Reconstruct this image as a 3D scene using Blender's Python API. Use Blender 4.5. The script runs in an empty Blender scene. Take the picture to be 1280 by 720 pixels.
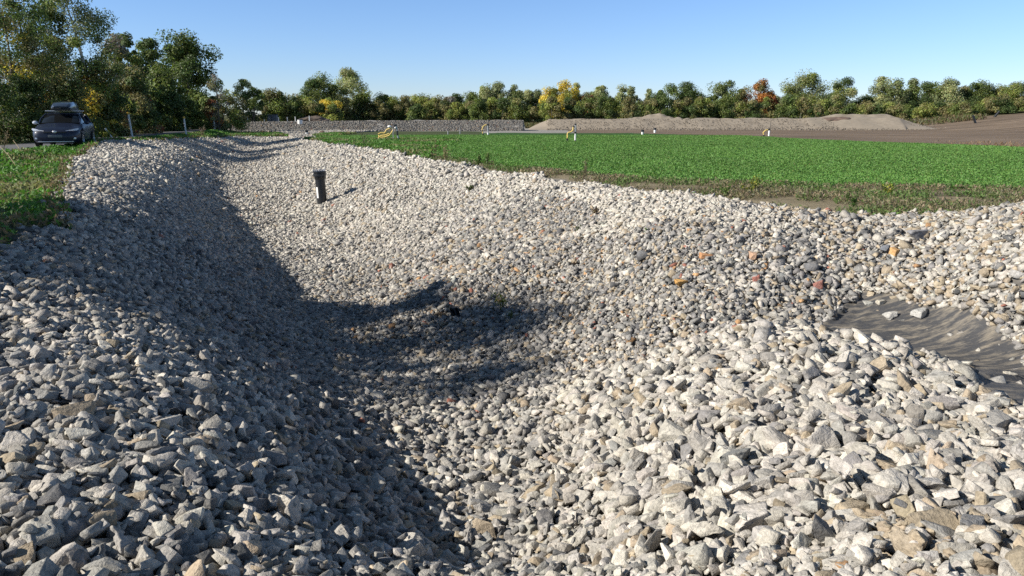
import bpy, bmesh, math, random
import numpy as np
from mathutils import Vector, Matrix, noise as mnoise

rng = np.random.default_rng(7)
random.seed(7)
R = math.radians
sc = bpy.context.scene
COL = sc.collection

# ------------------------------------------------------------------ camera
CAM_H, FPX, PITCH = 1.70, 931.0, R(13.1)
cd = bpy.data.cameras.new('camera'); cam = bpy.data.objects.new('camera', cd); COL.objects.link(cam)
cd.sensor_width = 36; cd.lens = FPX * 36 / 1280; cd.clip_start = .05; cd.clip_end = 3000
cam.location = (0, 0, CAM_H); cam.rotation_euler = (math.pi/2 - PITCH, 0, 0)
sc.camera = cam
# ------------------------------------------------------------------ sky, sun, exposure
SUN_EL, SUN_AZ = R(31), R(17)          # light travels towards +x, a little towards +y
w = bpy.data.worlds.new('World'); sc.world = w; w.use_nodes = True
nt = w.node_tree; bg = nt.nodes['Background']
sky = nt.nodes.new('ShaderNodeTexSky'); sky.sky_type = 'NISHITA'; sky.sun_disc = False
sky.sun_elevation = SUN_EL; sky.sun_rotation = R(270) - SUN_AZ
sky.air_density = 1.0; sky.dust_density = .0; sky.ozone_density = 3.0; sky.altitude = 100
skc = nt.nodes.new('ShaderNodeMix'); skc.data_type = 'RGBA'; skc.blend_type = 'MULTIPLY'; skc.inputs[0].default_value = 1; 
tcn = nt.nodes.new('ShaderNodeTexCoord'); sxy = nt.nodes.new('ShaderNodeSeparateXYZ'); skr = nt.nodes.new('ShaderNodeValToRGB')     # clear autumn sky: bright low down, deep overhead
nt.links.new(tcn.outputs['Generated'], sxy.inputs[0]); nt.links.new(sxy.outputs[2], skr.inputs[0]); nt.links.new(skr.outputs[0], skc.inputs[7])
skr.color_ramp.elements[0].position = .02; skr.color_ramp.elements[0].color = (.80, .95, 1.36, 1); skr.color_ramp.elements[1].position = .6; skr.color_ramp.elements[1].color = (.74, .70, .62, 1)
_e = skr.color_ramp.elements.new(.16); _e.color = (.85, 1.01, 1.32, 1)
nt.links.new(sky.outputs[0], skc.inputs[6]); nt.links.new(skc.outputs[2], bg.inputs[0]); bg.inputs[1].default_value = .072
sl = bpy.data.lights.new('sun', 'SUN'); so = bpy.data.objects.new('sun', sl); COL.objects.link(so)
sl.energy = 4.6; sl.angle = R(.53); sl.color = (1, .94, .845)
_d = Vector((math.cos(SUN_EL)*math.cos(SUN_AZ), math.cos(SUN_EL)*math.sin(SUN_AZ), -math.sin(SUN_EL)))
so.rotation_euler = _d.to_track_quat('-Z', 'Y').to_euler()
sc.view_settings.view_transform = 'Standard'; sc.view_settings.look = 'None'
sc.view_settings.exposure = .72; sc.view_settings.gamma = 1; sc.view_settings.use_curve_mapping = False
try:
    sc.cycles.max_bounces = 5; sc.cycles.diffuse_bounces = 3; sc.cycles.transmission_bounces = 3
    sc.cycles.transparent_max_bounces = 4; sc.cycles.glossy_bounces = 2; sc.cycles.use_denoising = False
except Exception: pass

# ------------------------------------------------------------------ survey helpers (photo bearing + height -> ground point)
cp, sp = math.cos(PITCH), math.sin(PITCH)
def ray(u, v):
    a = (u-640)/FPX; b = (360-v)/FPX
    return a, cp + b*sp, -sp + b*cp
def P(u, v, z=0.):
    a, y, dz = ray(u, v); t = (z-CAM_H)/dz
    return (a*t, y*t, z)
def PY(u, v, Y):
    a, y, dz = ray(u, v); t = Y/y
    return (a*t, Y, CAM_H + dz*t)
def proj(x, y, z):
    dz = z-CAM_H; f = y*cp - dz*sp; up = y*sp + dz*cp
    return 640 + FPX*x/f, 360 - FPX*up/f

# ------------------------------------------------------------------ mesh helpers
def tag(o, label=None, cat=None, group=None, kind=None):
    if label: o['label'] = label
    if cat: o['category'] = cat
    if group: o['group'] = group
    if kind: o['kind'] = kind
    return o
def link(name, me, parent=None, loc=None):
    o = bpy.data.objects.new(name, me); COL.objects.link(o)
    if parent is not None: o.parent = parent
    if loc is not None: o.location = loc
    return o
def empty(name, loc=(0,0,0), rz=0):
    o = bpy.data.objects.new(name, None); COL.objects.link(o); o.location = loc; o.rotation_euler.z = rz
    o.empty_display_size = .2
    return o
def np_mesh(name, V, F, mats, col=None, smooth=False, uv=None):
    """V (n,3); F (m,k) constant-size faces"""
    me = bpy.data.meshes.new(name); V = np.ascontiguousarray(V, np.float32); F = np.ascontiguousarray(F, np.int32)
    me.vertices.add(len(V)); me.vertices.foreach_set('co', V.ravel())
    k = F.shape[1]; me.loops.add(F.size); me.loops.foreach_set('vertex_index', F.ravel())
    me.polygons.add(len(F)); me.polygons.foreach_set('loop_start', np.arange(0, F.size, k, dtype=np.int32))
    try: me.polygons.foreach_set('loop_total', np.full(len(F), k, np.int32))
    except Exception: pass
    if smooth: me.polygons.foreach_set('use_smooth', np.ones(len(F), bool))
    me.update(calc_edges=True)
    if col is not None:
        c = me.color_attributes.new('tint', 'FLOAT_COLOR', 'POINT')
        cc = np.ones((len(V), 4), np.float32); cc[:, :3] = col
        c.data.foreach_set('color', cc.ravel())
    for m in (mats if isinstance(mats, (list, tuple)) else [mats]): me.materials.append(m)
    return me
class MB:
    """collects simple shapes in one mesh"""
    def __init__(s): s.bm = bmesh.new()
    def box(s, x0, x1, y0, y1, z0, z1, bev=0, mat=None):
        r = bmesh.ops.create_cube(s.bm, size=1)
        M = Matrix.Translation(((x0+x1)/2, (y0+y1)/2, (z0+z1)/2)) @ Matrix.Diagonal((x1-x0, y1-y0, z1-z0, 1))
        if mat is not None: M = mat @ M
        bmesh.ops.transform(s.bm, matrix=M, verts=r['verts'])
        if bev: bmesh.ops.bevel(s.bm, geom=list({e for v in r['verts'] for e in v.link_edges}), offset=bev, segments=2, affect='EDGES', profile=.6)
        return s
    def cyl(s, p0, p1, r0, r1=None, n=14, bev=0):
        r1 = r0 if r1 is None else r1
        p0, p1 = Vector(p0), Vector(p1); d = p1-p0
        r = bmesh.ops.create_cone(s.bm, cap_ends=True, cap_tris=False, segments=n, radius1=r0, radius2=r1, depth=d.length)
        M = Matrix.Translation((p0+p1)/2) @ d.to_track_quat('Z', 'Y').to_matrix().to_4x4()
        bmesh.ops.transform(s.bm, matrix=M, verts=r['verts'])
        if bev:
            es = [e for e in {e for v in r['verts'] for e in v.link_edges} if any(len(f.verts) == n for f in e.link_faces)]
            bmesh.ops.bevel(s.bm, geom=es, offset=bev, segments=2, affect='EDGES')
        return s
    def ball(s, c, r, sx=1, sy=1, sz=1, n=10):
        q = bmesh.ops.create_uvsphere(s.bm, u_segments=n, v_segments=n//2+2, radius=r)
        bmesh.ops.transform(s.bm, matrix=Matrix.Translation(c) @ Matrix.Diagonal((sx, sy, sz, 1)), verts=q['verts'])
        return s
    def tube(s, pts, rad, n=8):
        pts = [Vector(p) for p in pts]; rings = []
        for i, p in enumerate(pts):
            t = (pts[min(i+1, len(pts)-1)] - pts[max(i-1, 0)]).normalized()
            q = t.to_track_quat('Z', 'Y'); rr = rad[i] if hasattr(rad, '__len__') else rad
            rings.append([s.bm.verts.new(p + q @ Vector((rr*math.cos(a), rr*math.sin(a), 0))) for a in [2*math.pi*k/n for k in range(n)]])
        for a, b in zip(rings, rings[1:]):
            for k in range(n): s.bm.faces.new((a[k], a[(k+1) % n], b[(k+1) % n], b[k]))
        s.bm.faces.new(rings[0][::-1]); s.bm.faces.new(rings[-1])
        return s
    def poly(s, pts):
        s.bm.faces.new([s.bm.verts.new(p) for p in pts]); return s
    def build(s, name, mat, parent=None, loc=None, smooth=True):
        me = bpy.data.meshes.new(name)
        bmesh.ops.recalc_face_normals(s.bm, faces=s.bm.faces)
        s.bm.to_mesh(me); s.bm.free(); me.materials.append(mat)
        if smooth:
            for p in me.polygons: p.use_smooth = True
            try: me.set_sharp_from_angle(angle=R(35))
            except Exception: pass
        return link(name, me, parent, loc)

# ------------------------------------------------------------------ materials
def new_mat(name):
    m = bpy.data.materials.new(name); m.use_nodes = True
    t = m.node_tree; return m, t, t.nodes['Principled BSDF']
def N(t, typ, **kw):
    n = t.nodes.new(typ)
    for k, v in kw.items():
        if k in n.inputs.keys(): n.inputs[k].default_value = v
        else: setattr(n, k, v)
    return n
def plain(name, col, rough=.5, metal=0., spec=.5, var=.15, scale=6., coat=0.):
    m, t, b = new_mat(name)
    g = N(t, 'ShaderNodeNewGeometry'); n = N(t, 'ShaderNodeTexNoise', Scale=scale, Detail=4.)
    t.links.new(g.outputs['Position'], n.inputs['Vector'])
    mr = N(t, 'ShaderNodeMapRange'); mr.inputs[3].default_value = 1-var; mr.inputs[4].default_value = 1+var
    t.links.new(n.outputs[0], mr.inputs[0])
    vm = N(t, 'ShaderNodeVectorMath', operation='SCALE'); vm.inputs[0].default_value = col
    t.links.new(mr.outputs[0], vm.inputs['Scale']); t.links.new(vm.outputs[0], b.inputs['Base Color'])
    b.inputs['Roughness'].default_value = rough; b.inputs['Metallic'].default_value = metal
    b.inputs['Specular IOR Level'].default_value = spec; b.inputs['Coat Weight'].default_value = coat
    return m
def tint_node(t): return N(t, 'ShaderNodeAttribute', attribute_name='tint')
def leaf_mat(name, trans=.4, rough=.55, gain=1.):
    m, t, b = new_mat(name); a = tint_node(t)
    t.links.new(a.outputs['Color'], b.inputs['Base Color']); b.inputs['Roughness'].default_value = rough
    b.inputs['Specular IOR Level'].default_value = .35
    tr = N(t, 'ShaderNodeBsdfTranslucent'); mx = N(t, 'ShaderNodeMixShader'); mx.inputs[0].default_value = trans
    hs = N(t, 'ShaderNodeHueSaturation', Saturation=1.1, Value=1.3)
    t.links.new(a.outputs['Color'], hs.inputs['Color']); t.links.new(hs.outputs[0], tr.inputs[0])
    t.links.new(b.outputs[0], mx.inputs[1]); t.links.new(tr.outputs[0], mx.inputs[2])
    t.links.new(mx.outputs[0], t.nodes['Material Output'].inputs[0])
    return m
def stone_mat(name, bump=.85):
    m, t, b = new_mat(name); a = tint_node(t); g = N(t, 'ShaderNodeNewGeometry')
    def noise(scale, detail, dist=0.):
        n = N(t, 'ShaderNodeTexNoise', Scale=scale, Detail=detail, Distortion=dist, Roughness=.62)
        t.links.new(g.outputs['Position'], n.inputs['Vector']); return n
    n1 = noise(9, 5, .6); n2 = noise(55, 6); n3 = noise(22, 4, 2.5)
    m1 = N(t, 'ShaderNodeMapRange'); [setattr(m1.inputs[i], 'default_value', v) for i, v in ((1, .3), (2, .7), (3, .72), (4, 1.2))]
    m2 = N(t, 'ShaderNodeMapRange'); [setattr(m2.inputs[i], 'default_value', v) for i, v in ((1, .3), (2, .7), (3, .74), (4, 1.2))]
    t.links.new(n1.outputs[0], m1.inputs[0]); t.links.new(n2.outputs[0], m2.inputs[0])
    mu = N(t, 'ShaderNodeMath', operation='MULTIPLY'); t.links.new(m1.outputs[0], mu.inputs[0]); t.links.new(m2.outputs[0], mu.inputs[1])
    sc_ = N(t, 'ShaderNodeVectorMath', operation='SCALE'); t.links.new(a.outputs['Color'], sc_.inputs[0]); t.links.new(mu.outputs[0], sc_.inputs['Scale'])
    # warm weathering film in patches
    mr = N(t, 'ShaderNodeMapRange'); [setattr(mr.inputs[i], 'default_value', v) for i, v in ((1, .52), (2, .72), (3, 0.), (4, .38))]
    t.links.new(n3.outputs[0], mr.inputs[0])
    mx = N(t, 'ShaderNodeMix', data_type='RGBA'); t.links.new(mr.outputs[0], mx.inputs[0]); t.links.new(sc_.outputs[0], mx.inputs[6])
    mx.inputs[7].default_value = (.33, .29, .235, 1)
    t.links.new(mx.outputs[2], b.inputs['Base Color'])
    bp = N(t, 'ShaderNodeBump', Strength=bump, Distance=.02); n4 = noise(38, 9, .4)
    t.links.new(n4.outputs[0], bp.inputs['Height']); t.links.new(bp.outputs[0], b.inputs['Normal'])
    b.inputs['Roughness'].default_value = .88; b.inputs['Specular IOR Level'].default_value = .3
    return m
def ground_mat():
    m, t, b = new_mat('earth'); a = tint_node(t); g = N(t, 'ShaderNodeNewGeometry')
    mp = N(t, 'ShaderNodeMapping'); mp.inputs['Scale'].default_value = (.12, 1.2, 1); t.links.new(g.outputs['Position'], mp.inputs[0])
    n0 = N(t, 'ShaderNodeTexNoise', Scale=.9, Detail=7., Roughness=.6); t.links.new(mp.outputs[0], n0.inputs['Vector'])
    n1 = N(t, 'ShaderNodeTexNoise', Scale=7., Detail=8., Roughness=.7); t.links.new(g.outputs['Position'], n1.inputs['Vector'])
    m0 = N(t, 'ShaderNodeMapRange'); [setattr(m0.inputs[i], 'default_value', v) for i, v in ((1, .34), (2, .64), (3, .55), (4, 1.4))]
    m1 = N(t, 'ShaderNodeMapRange'); [setattr(m1.inputs[i], 'default_value', v) for i, v in ((1, .3), (2, .7), (3, .75), (4, 1.25))]
    t.links.new(n0.outputs[0], m0.inputs[0]); t.links.new(n1.outputs[0], m1.inputs[0])
    mu = N(t, 'ShaderNodeMath', operation='MULTIPLY'); t.links.new(m0.outputs[0], mu.inputs[0]); t.links.new(m1.outputs[0], mu.inputs[1])
    s = N(t, 'ShaderNodeVectorMath', operation='SCALE'); t.links.new(a.outputs['Color'], s.inputs[0]); t.links.new(mu.outputs[0], s.inputs['Scale'])
    t.links.new(s.outputs[0], b.inputs['Base Color']); b.inputs['Roughness'].default_value = .95; b.inputs['Specular IOR Level'].default_value = .15
    bp = N(t, 'ShaderNodeBump', Strength=.7, Distance=.06); t.links.new(n1.outputs[0], bp.inputs['Height']); t.links.new(bp.outputs[0], b.inputs['Normal'])
    return m
M_stone = stone_mat('crushed_limestone'); M_leaf = leaf_mat('leaves'); M_crop = leaf_mat('crop_leaves', .3, .6)
M_ground = ground_mat()
M_bark = plain('bark', (.10, .085, .065), .9, scale=12, var=.35); M_birch = plain('pale_bark', (.42, .41, .37), .8, scale=9, var=.35)

# ------------------------------------------------------------------ terrain
LEFT_EDGE = [P(u, v, 0)[:2] for u, v in ((0, 352), (15, 314), (31, 299), (92, 291), (90, 270), (77, 251), (92, 228), (94, 203), (133, 192), (175, 187),
                                          (205, 184), (225, 181), (260, 177), (300, 173), (335, 172), (352, 171))]
RIGHT_EDGE = [P(u, v, 0)[:2] for u, v in ((372, 172), (385, 175), (430, 182), (480, 188), (545, 199), (600, 208), (650, 216), (700, 222), (750, 229), (800, 235),
                                           (850, 243), (900, 249), (950, 256), (1000, 262), (1050, 267), (1100, 270), (1200, 272), (1230, 268), (1290, 255))]
STONE_POLY = [(-7, -3), (-7, 3), (-6.6, 7.2)] + LEFT_EDGE + RIGHT_EDGE + [(13, 11), (14, -3)]
CTRL = []
def cps(z0, *uv):
    for u, v, z in uv: CTRL.append(P(u, v, z))
# right crest and just outside
for (x, y) in RIGHT_EDGE[:-1]: CTRL.append((x, y, -.04)); CTRL.append((x+.9, y+.9, .0))
for (x, y) in LEFT_EDGE[5:8]: CTRL.append((x, y, .02)); CTRL.append((x-1.0, y-.4, .04))
cps(0, (0, 325, 0), (0, 380, .02), (0, 440, .0), (0, 520, 0), (0, 620, .03), (0, 720, .05), (60, 345, -.02), (85, 300, -.0), (110, 272, -.03))
# shoulder above the foreground slope
cps(0, (110, 300, -.12), (130, 340, -.25), (140, 380, -.25), (130, 430, -.12), (120, 500, -.06), (130, 600, -.04), (150, 720, -.02))
# valley line running towards the camera
cps(0, (455, 490, -1.85), (510, 560, -1.55), (560, 640, -1.25), (605, 720, -1.0), (570, 425, -2.08), (620, 490, -1.72), (540, 470, -1.9), (400, 425, -2.1), (470, 430, -2.15), (530, 500, -1.8))
# cross-sections of the far basin: crest, 36 degree slope, floor, gentler far slope
LC = [P(u, v, -.06)[:2] for u, v in ((105, 280), (128, 255), (150, 228), (185, 203), (228, 188), (275, 179.5), (305, 175.5), (322, 173))]
ZF = [(11, -2.05), (14, -2.15), (15.6, -2.26), (18, -2.3), (20.6, -2.22), (22.8, -2.09), (26.2, -1.93), (30.5, -1.68), (34, -1.37), (38.8, -1.06), (42, -.78), (47, -.57), (51.6, -.4), (56, -.2), (60, -.02)]
RF = [(193, 346), (206, 350), (232, 362), (257, 388), (290, 422), (335, 472), (372, 522), (425, 575)]
def at_y(pts, y, a=0, b=1): return float(np.interp(y, [p[b] for p in pts], [p[a] for p in pts]))
for Y_ in (13.2, 15, 17, 19, 21.5, 24, 27, 30, 33, 36, 39, 42, 45, 48, 51, 54):
    xc = at_y(LC, Y_); zf = float(np.interp(Y_, [p[0] for p in ZF], [p[1] for p in ZF])); xf = xc + (-zf-.06)/.61
    _, vv = proj(0, Y_, zf); uu = float(np.interp(vv, [p[0] for p in RF], [p[1] for p in RF])); xr = max(xf+.9, PY(uu, vv, Y_)[0])
    xe = float(np.interp(Y_, [p[1] for p in RIGHT_EDGE[::-1]], [p[0] for p in RIGHT_EDGE[::-1]]))
    if Y_ < 16: xr = xf + 2.4
    CTRL += [(xc-.45, Y_, .0), (xc, Y_, -.06)] + [(xc+(xf-xc)*t, Y_, -.06+(zf+.06)*t) for t in (.33, .66, .93)] + [((xf+xr)/2, Y_, zf-.04), (xr, Y_, zf+.1)]
    CTRL += [(xr+(xe-xr)*t, Y_, zf+.1-(zf+.1)*t*(1.06-.06*t)) for t in ((.3, .6, .85) if Y_ > 16 else (.25,))]
# left slope body between the foreground shoulder and the valley
cps(0, (230, 400, -1.0), (210, 330, -1.0), (210, 470, -.28), (300, 500, -.64), (380, 520, -1.06), (250, 600, -.15), (380, 620, -.52), (470, 640, -.86),
    (280, 720, -.10), (400, 720, -.29), (500, 720, -.55))
# right slope towards the basin
cps(0, (800, 300, -.5), (900, 310, -.38), (1000, 320, -.32), (700, 380, -1.55), (800, 380, -1.05), (900, 380, -.75), (650, 430, -1.83),
    (720, 460, -1.5), (800, 445, -1.25), (880, 425, -1.02), (960, 400, -.85), (1000, 388, -.8))
# ridge of big stones, hollow with the liner behind it
cps(0, (700, 560, -1.2), (800, 520, -.95), (870, 452, -.8), (930, 418, -.62), (1030, 424, -.60), (1100, 448, -.58), (1200, 474, -.54), (1280, 520, -.50),
    (900, 520, -.62), (1000, 520, -.5), (1150, 545, -.46), (1280, 590, -.34), (800, 620, -.72), (900, 620, -.5), (1000, 640, -.36), (1150, 650, -.22), (1280, 680, -.12),
    (700, 650, -.88), (700, 720, -.72), (800, 720, -.5), (900, 720, -.34), (1050, 720, -.2), (1200, 720, -.1))
cps(0, (1060, 380, -.74), (1100, 396, -.78), (1150, 412, -.8), (1200, 430, -.8), (1250, 450, -.78), (1290, 475, -.74), (1120, 375, -.62), (1200, 380, -.52), (1280, 400, -.48),
    (1280, 330, .05), (1290, 285, .32), (1262, 272, .30), (1235, 268, .16), (1330, 270, .42), (1200, 310, -.10), (1100, 330, -.35))
CTRL += [(0, 1.2, -.05), (-2, .5, .05), (2, .8, 0), (0, -2, .05), (5, 1, 0), (-4, 0, .05), (7, 4, -.1), (8, 8, -.2), (9, 12.4, .12), (10, 9, -.1), (11, 5, 0), (-6, 2, .03), (-6, -2, .05), (6, -2, .05)]
CT = np.array(CTRL)
# drop control points that nearly coincide
keep = []
for i in range(len(CT)):
    if all(np.hypot(*(CT[i, :2]-CT[j, :2])) > .16 for j in keep): keep.append(i)
CT = CT[keep]
def phi(r2): return .5*r2*np.log(np.maximum(r2, 1e-9))
_n = len(CT); _A = np.zeros((_n+3, _n+3))
_d2 = ((CT[:, None, :2]-CT[None, :, :2])**2).sum(2)
_A[:_n, :_n] = phi(_d2) + np.eye(_n)*.06
_A[:_n, _n] = 1; _A[:_n, _n+1:] = CT[:, :2]; _A[_n, :_n] = 1; _A[_n+1:, :_n] = CT[:, :2].T
_w = np.linalg.solve(_A, np.concatenate([CT[:, 2], np.zeros(3)]))
def tps(x, y):
    out = np.empty(len(x))
    for s in range(0, len(x), 20000):
        e = slice(s, s+20000)
        d2 = (x[e, None]-CT[None, :, 0])**2 + (y[e, None]-CT[None, :, 1])**2
        out[e] = phi(d2) @ _w[:_n] + _w[_n] + _w[_n+1]*x[e] + _w[_n+2]*y[e]
    return out
def inside(x, y, poly):
    r = np.zeros(len(x), bool); n = len(poly)
    for i in range(n):
        (x0, y0), (x1, y1) = poly[i], poly[(i+1) % n]
        if y0 == y1: continue
        c = ((y0 > y) != (y1 > y)) & (x < (x1-x0)*(y-y0)/(y1-y0)+x0); r ^= c
    return r
def dist_line(x, y, pts, closed=False):
    d = np.full(len(x), 1e9); q = list(pts) + ([pts[0]] if closed else [])
    for (x0, y0), (x1, y1) in zip(q, q[1:]):
        dx, dy = x1-x0, y1-y0; L = dx*dx+dy*dy+1e-12
        t = np.clip(((x-x0)*dx+(y-y0)*dy)/L, 0, 1)
        d = np.minimum(d, np.hypot(x-x0-t*dx, y-y0-t*dy))
    return d
def sstep(a, b, x):
    t = np.clip((x-a)/(b-a), 0, 1); return t*t*(3-2*t)
def vnoise(x, y, s, seed=0):
    """cheap value noise"""
    X = x*s+seed*17.3; Y = y*s-seed*9.1; xi = np.floor(X).astype(np.int64); yi = np.floor(Y).astype(np.int64); fx = X-xi; fy = Y-yi
    fx = fx*fx*(3-2*fx); fy = fy*fy*(3-2*fy)
    def h(a, b):
        n = (a*374761393 + b*668265263 + seed*144269) & 0xffffffff
        n = ((n ^ (n >> 13))*1274126177) & 0xffffffff
        return ((n ^ (n >> 16)) & 0xffff)/65535.
    return (h(xi, yi)*(1-fx)+h(xi+1, yi)*fx)*(1-fy) + (h(xi, yi+1)*(1-fx)+h(xi+1, yi+1)*fx)*fy
def fbm(x, y, s, seed=0, o=3):
    return sum(vnoise(x, y, s*2**k, seed+k)*.5**k for k in range(o))/sum(.5**k for k in range(o))
# left bank line used for the road embankment
def road_c(y): return -21.4 - (y-33)*.17 - np.maximum(y-60, 0)*.12
def height(x, y):
    x = np.asarray(x, float).ravel(); y = np.asarray(y, float).ravel()
    z = np.zeros(len(x))
    m = (x > -32) & (x < 18) & (y > -6) & (y < 70)
    if m.any():
        xm, ym = x[m], y[m]; ins = inside(xm, ym, STONE_POLY); d = dist_line(xm, ym, STONE_POLY, True)
        wgt = np.where(ins, 1., 1-sstep(.1, 1.2, d)); t = tps(xm, ym)
        z[m] = np.clip(t, -3.1, .5)*wgt
    # raised strip with the gravel road on the left
    rc = road_c(y); rise = .32*(1-sstep(1.9, 3.6, x-rc))*sstep(14, 28, y)
    z += rise
    z += (fbm(x, y, .35, 3)-.5)*.06*sstep(3, 12, np.hypot(x, y))
    z += .9*sstep(105, 150, y)
    # spoil bank rising at the far right
    z += 2.6*sstep(44, 78, x)*sstep(62, 84, y)
    return z

def axis_pts(segs):
    out = []
    for a, b, s in segs: out += list(np.arange(a, b, s))
    return np.array(out + [segs[-1][1]])
xs = axis_pts([(-1500, -300, 200), (-300, -60, 20), (-60, -26, 1.), (-26, -12, .2), (-12, 10, .12), (10, 16, .3), (16, 60, 1.), (60, 300, 20), (300, 1500, 200)])
ys = axis_pts([(-300, -20, 40), (-20, -2, 1.5), (-2, 14, .12), (14, 30, .16), (30, 58, .3), (58, 120, 1.), (120, 300, 20), (300, 2200, 190)])
GX, GY = np.meshgrid(xs, ys); gx, gy = GX.ravel(), GY.ravel(); gz = height(gx, gy)

# regions in plan
CROP_FAR = [P(u, v)[:2] for u, v in ((372, 171.5), (382, 167.5), (520, 166.5), (640, 166), (780, 166.5), (860, 168), (940, 171), (1000, 175), (1130, 180), (1290, 185.5), (1500, 192))]
CROP_NEAR = [P(u, v)[:2] for u, v in ((378, 174), (430, 180), (480, 186), (545, 195), (600, 204), (650, 210), (700, 215), (750, 220), (800, 224), (850, 227), (900, 229), (1000, 232), (1100, 234), (1200, 236), (1300, 238), (1500, 243))]
AP = [(-15.6, 54.5), (-18.4, 62), (-21.5, 70), (-25.5, 79), (-14, 80), (-16.5, 68), (-16.4, 62), (-14.2, 55)]
CROP_POLY = CROP_NEAR + CROP_FAR[::-1]
def in_crop(x, y): return inside(x+(vnoise(x, y, .8, 4)-.5)*.6, y+(vnoise(x, y, .8, 5)-.5)*.6, CROP_POLY)
def crop_like(x, y):   # to the right of the stones, not crop
    return inside(x, y, RIGHT_EDGE[:-1] + [(9.3, 12.9), (16, 12.5), (30, 13)] + CROP_NEAR[::-1])
def left_grass(x, y):
    rc = road_c(y)
    return (~inside(x, y, STONE_POLY)) & (x < -3) & (x > rc+1.9) & (y > 1) & (y < 78) & (x < -3) & (~inside(x, y, AP)) & (~((x > -14.3) & (y > 52)))
gc = np.zeros((len(gx), 3)); gc[:] = (.17, .135, .10)
gc[gy > 100] = (.10, .10, .05)
soil = (gy > 30) & (gy < 105) & (gx > -30)
gc[soil] = (.165, .125, .09)
trk = soil & (gx < 6) & (gy > 66); gc[trk] = (.27, .255, .23)
st = inside(gx, gy, STONE_POLY); gc[st] = (.15, .14, .125)
cr = inside(gx, gy, CROP_POLY); gc[cr] = (.035, .085, .018)
mg = crop_like(gx, gy) & ~st; gc[mg] = (.185, .155, .10)
lg = (~st) & (gx < -3) & (gy < 80) & (gy > -20) & (gx > -60); gc[lg] = (.06, .075, .03)
rd = lg & (np.abs(gx-road_c(gy)) < 1.9) & (gy > 12); gc[rd] = (.12, .115, .11)
apm = inside(gx, gy, AP); gc[apm] = (.2, .19, .175)
bp_ = lg & (np.hypot((gx+12.3)/1.1, (gy-18.3)/1.3) < 1.0); gc[bp_] = (.26, .21, .15)
nx, ny = len(xs), len(ys); I = np.arange(nx*ny).reshape(ny, nx)
F = np.stack([I[:-1, :-1], I[:-1, 1:], I[1:, 1:], I[1:, :-1]], -1).reshape(-1, 4)
gnd = link('ground', np_mesh('ground', np.stack([gx, gy, gz], 1), F, M_ground, gc, smooth=True)); tag(gnd, kind='structure')

# gravel road on the left
yy = np.concatenate([np.arange(14, 60, 1.), np.arange(60, 130, 3.)]); nn = 7; RV = []
for yv in yy:
    off = np.linspace(-1.75, 1.75, nn); xv = road_c(yv)+off; zv = height(xv, np.full(nn, yv)) + .03 - .02*np.abs(off)
    RV += [(a, yv, c) for a, c in zip(xv, zv)]
I = np.arange(len(RV)).reshape(-1, nn); F = np.stack([I[:-1, :-1], I[:-1, 1:], I[1:, 1:], I[1:, :-1]], -1).reshape(-1, 4)
M_road = plain('road_gravel', (.10, .10, .105), .9, var=.4, scale=5)
tag(link('road', np_mesh('road', np.array(RV), F, M_road, smooth=True)), kind='structure')

# ------------------------------------------------------------------ far earth banks
M_sand = plain('sandy_spoil', (.255, .215, .165), .95, var=.28, scale=2.2); M_soil = plain('dark_soil', (.10, .075, .058), .95, var=.3, scale=3)
M_berm = plain('riprap_bank', (.25, .235, .215), .9, var=.45, scale=6.)
def bank(name, path, hts, wbot, wtop, mat, nseg=70, rough=.12, seed=0):
    path = np.array(path, float); L = np.r_[0, np.cumsum(np.hypot(*np.diff(path, axis=0).T))]
    s = np.linspace(0, L[-1], nseg); px = np.interp(s, L, path[:, 0]); py = np.interp(s, L, path[:, 1]); hh = np.interp(s, L, hts)
    prof = [(-wbot, -.3), (-wbot*.8, .2), (-wtop*1.15, .9), (-wtop, 1.), (0, 1.03), (wtop, 1.), (wtop*1.15, .9), (wbot, -.3)]
    prof2 = []
    for a, b in zip(prof, prof[1:]):
        for t in np.linspace(0, 1, 4)[:-1]: prof2.append((a[0]+(b[0]-a[0])*t, a[1]+(b[1]-a[1])*t))
    prof2.append(prof[-1]); V = []
    for i in range(nseg):
        dx = px[min(i+1, nseg-1)]-px[max(i-1, 0)]; dy = py[min(i+1, nseg-1)]-py[max(i-1, 0)]; l = math.hypot(dx, dy); nx_, ny_ = -dy/l, dx/l
        for o, h in prof2:
            x, y = px[i]+nx_*o*(.3+.7*min(1, hh[i]+.1)), py[i]+ny_*o; V.append((x, y, h*hh[i]))
    V = np.array(V); V[:, 2] += (fbm(V[:, 0], V[:, 1], .8, seed)-.5)*rough*2*np.clip(V[:, 2]+.2, 0, 1); V[:, 1] += (fbm(V[:, 0], V[:, 2], .5, seed+3)-.5)*.6
    k = len(prof2); I = np.arange(nseg*k).reshape(nseg, k); F = np.stack([I[:-1, :-1], I[1:, :-1], I[1:, 1:], I[:-1, 1:]], -1).reshape(-1, 4)
    o = link(name, np_mesh(name, V, F, mat, smooth=True)); tag(o, kind='structure'); return V
Yb = 84.
bank('stone_embankment', [(-31, 77), (-27, 80), (-10, 84), (1.2, 85)], [.0, .95, 1.05, 1.1], 3.4, .8, M_berm, 90, .1, 1)
bank('earth_embankment', [(2.0, 93), (4.5, 93), (20, 93), (34, 93), (46, 92), (50, 91)], [.0, 1.15, 1.2, 1.25, 1.35, .1], 6., 1.6, M_sand, 120, .14, 2)
bank('spoil_heap', [(13.5, 97), (16, 97), (20, 97), (24, 97)], [.8, 1.4, 1.5, .9], 3.5, .6, M_sand, 50, .5, 3)
bank('spoil_heap', [(36, 94), (40, 94), (46, 94), (50, 93.4)], [1.0, 1.7, 1.65, .4], 3.5, .8, M_sand, 50, .12, 4)

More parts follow.
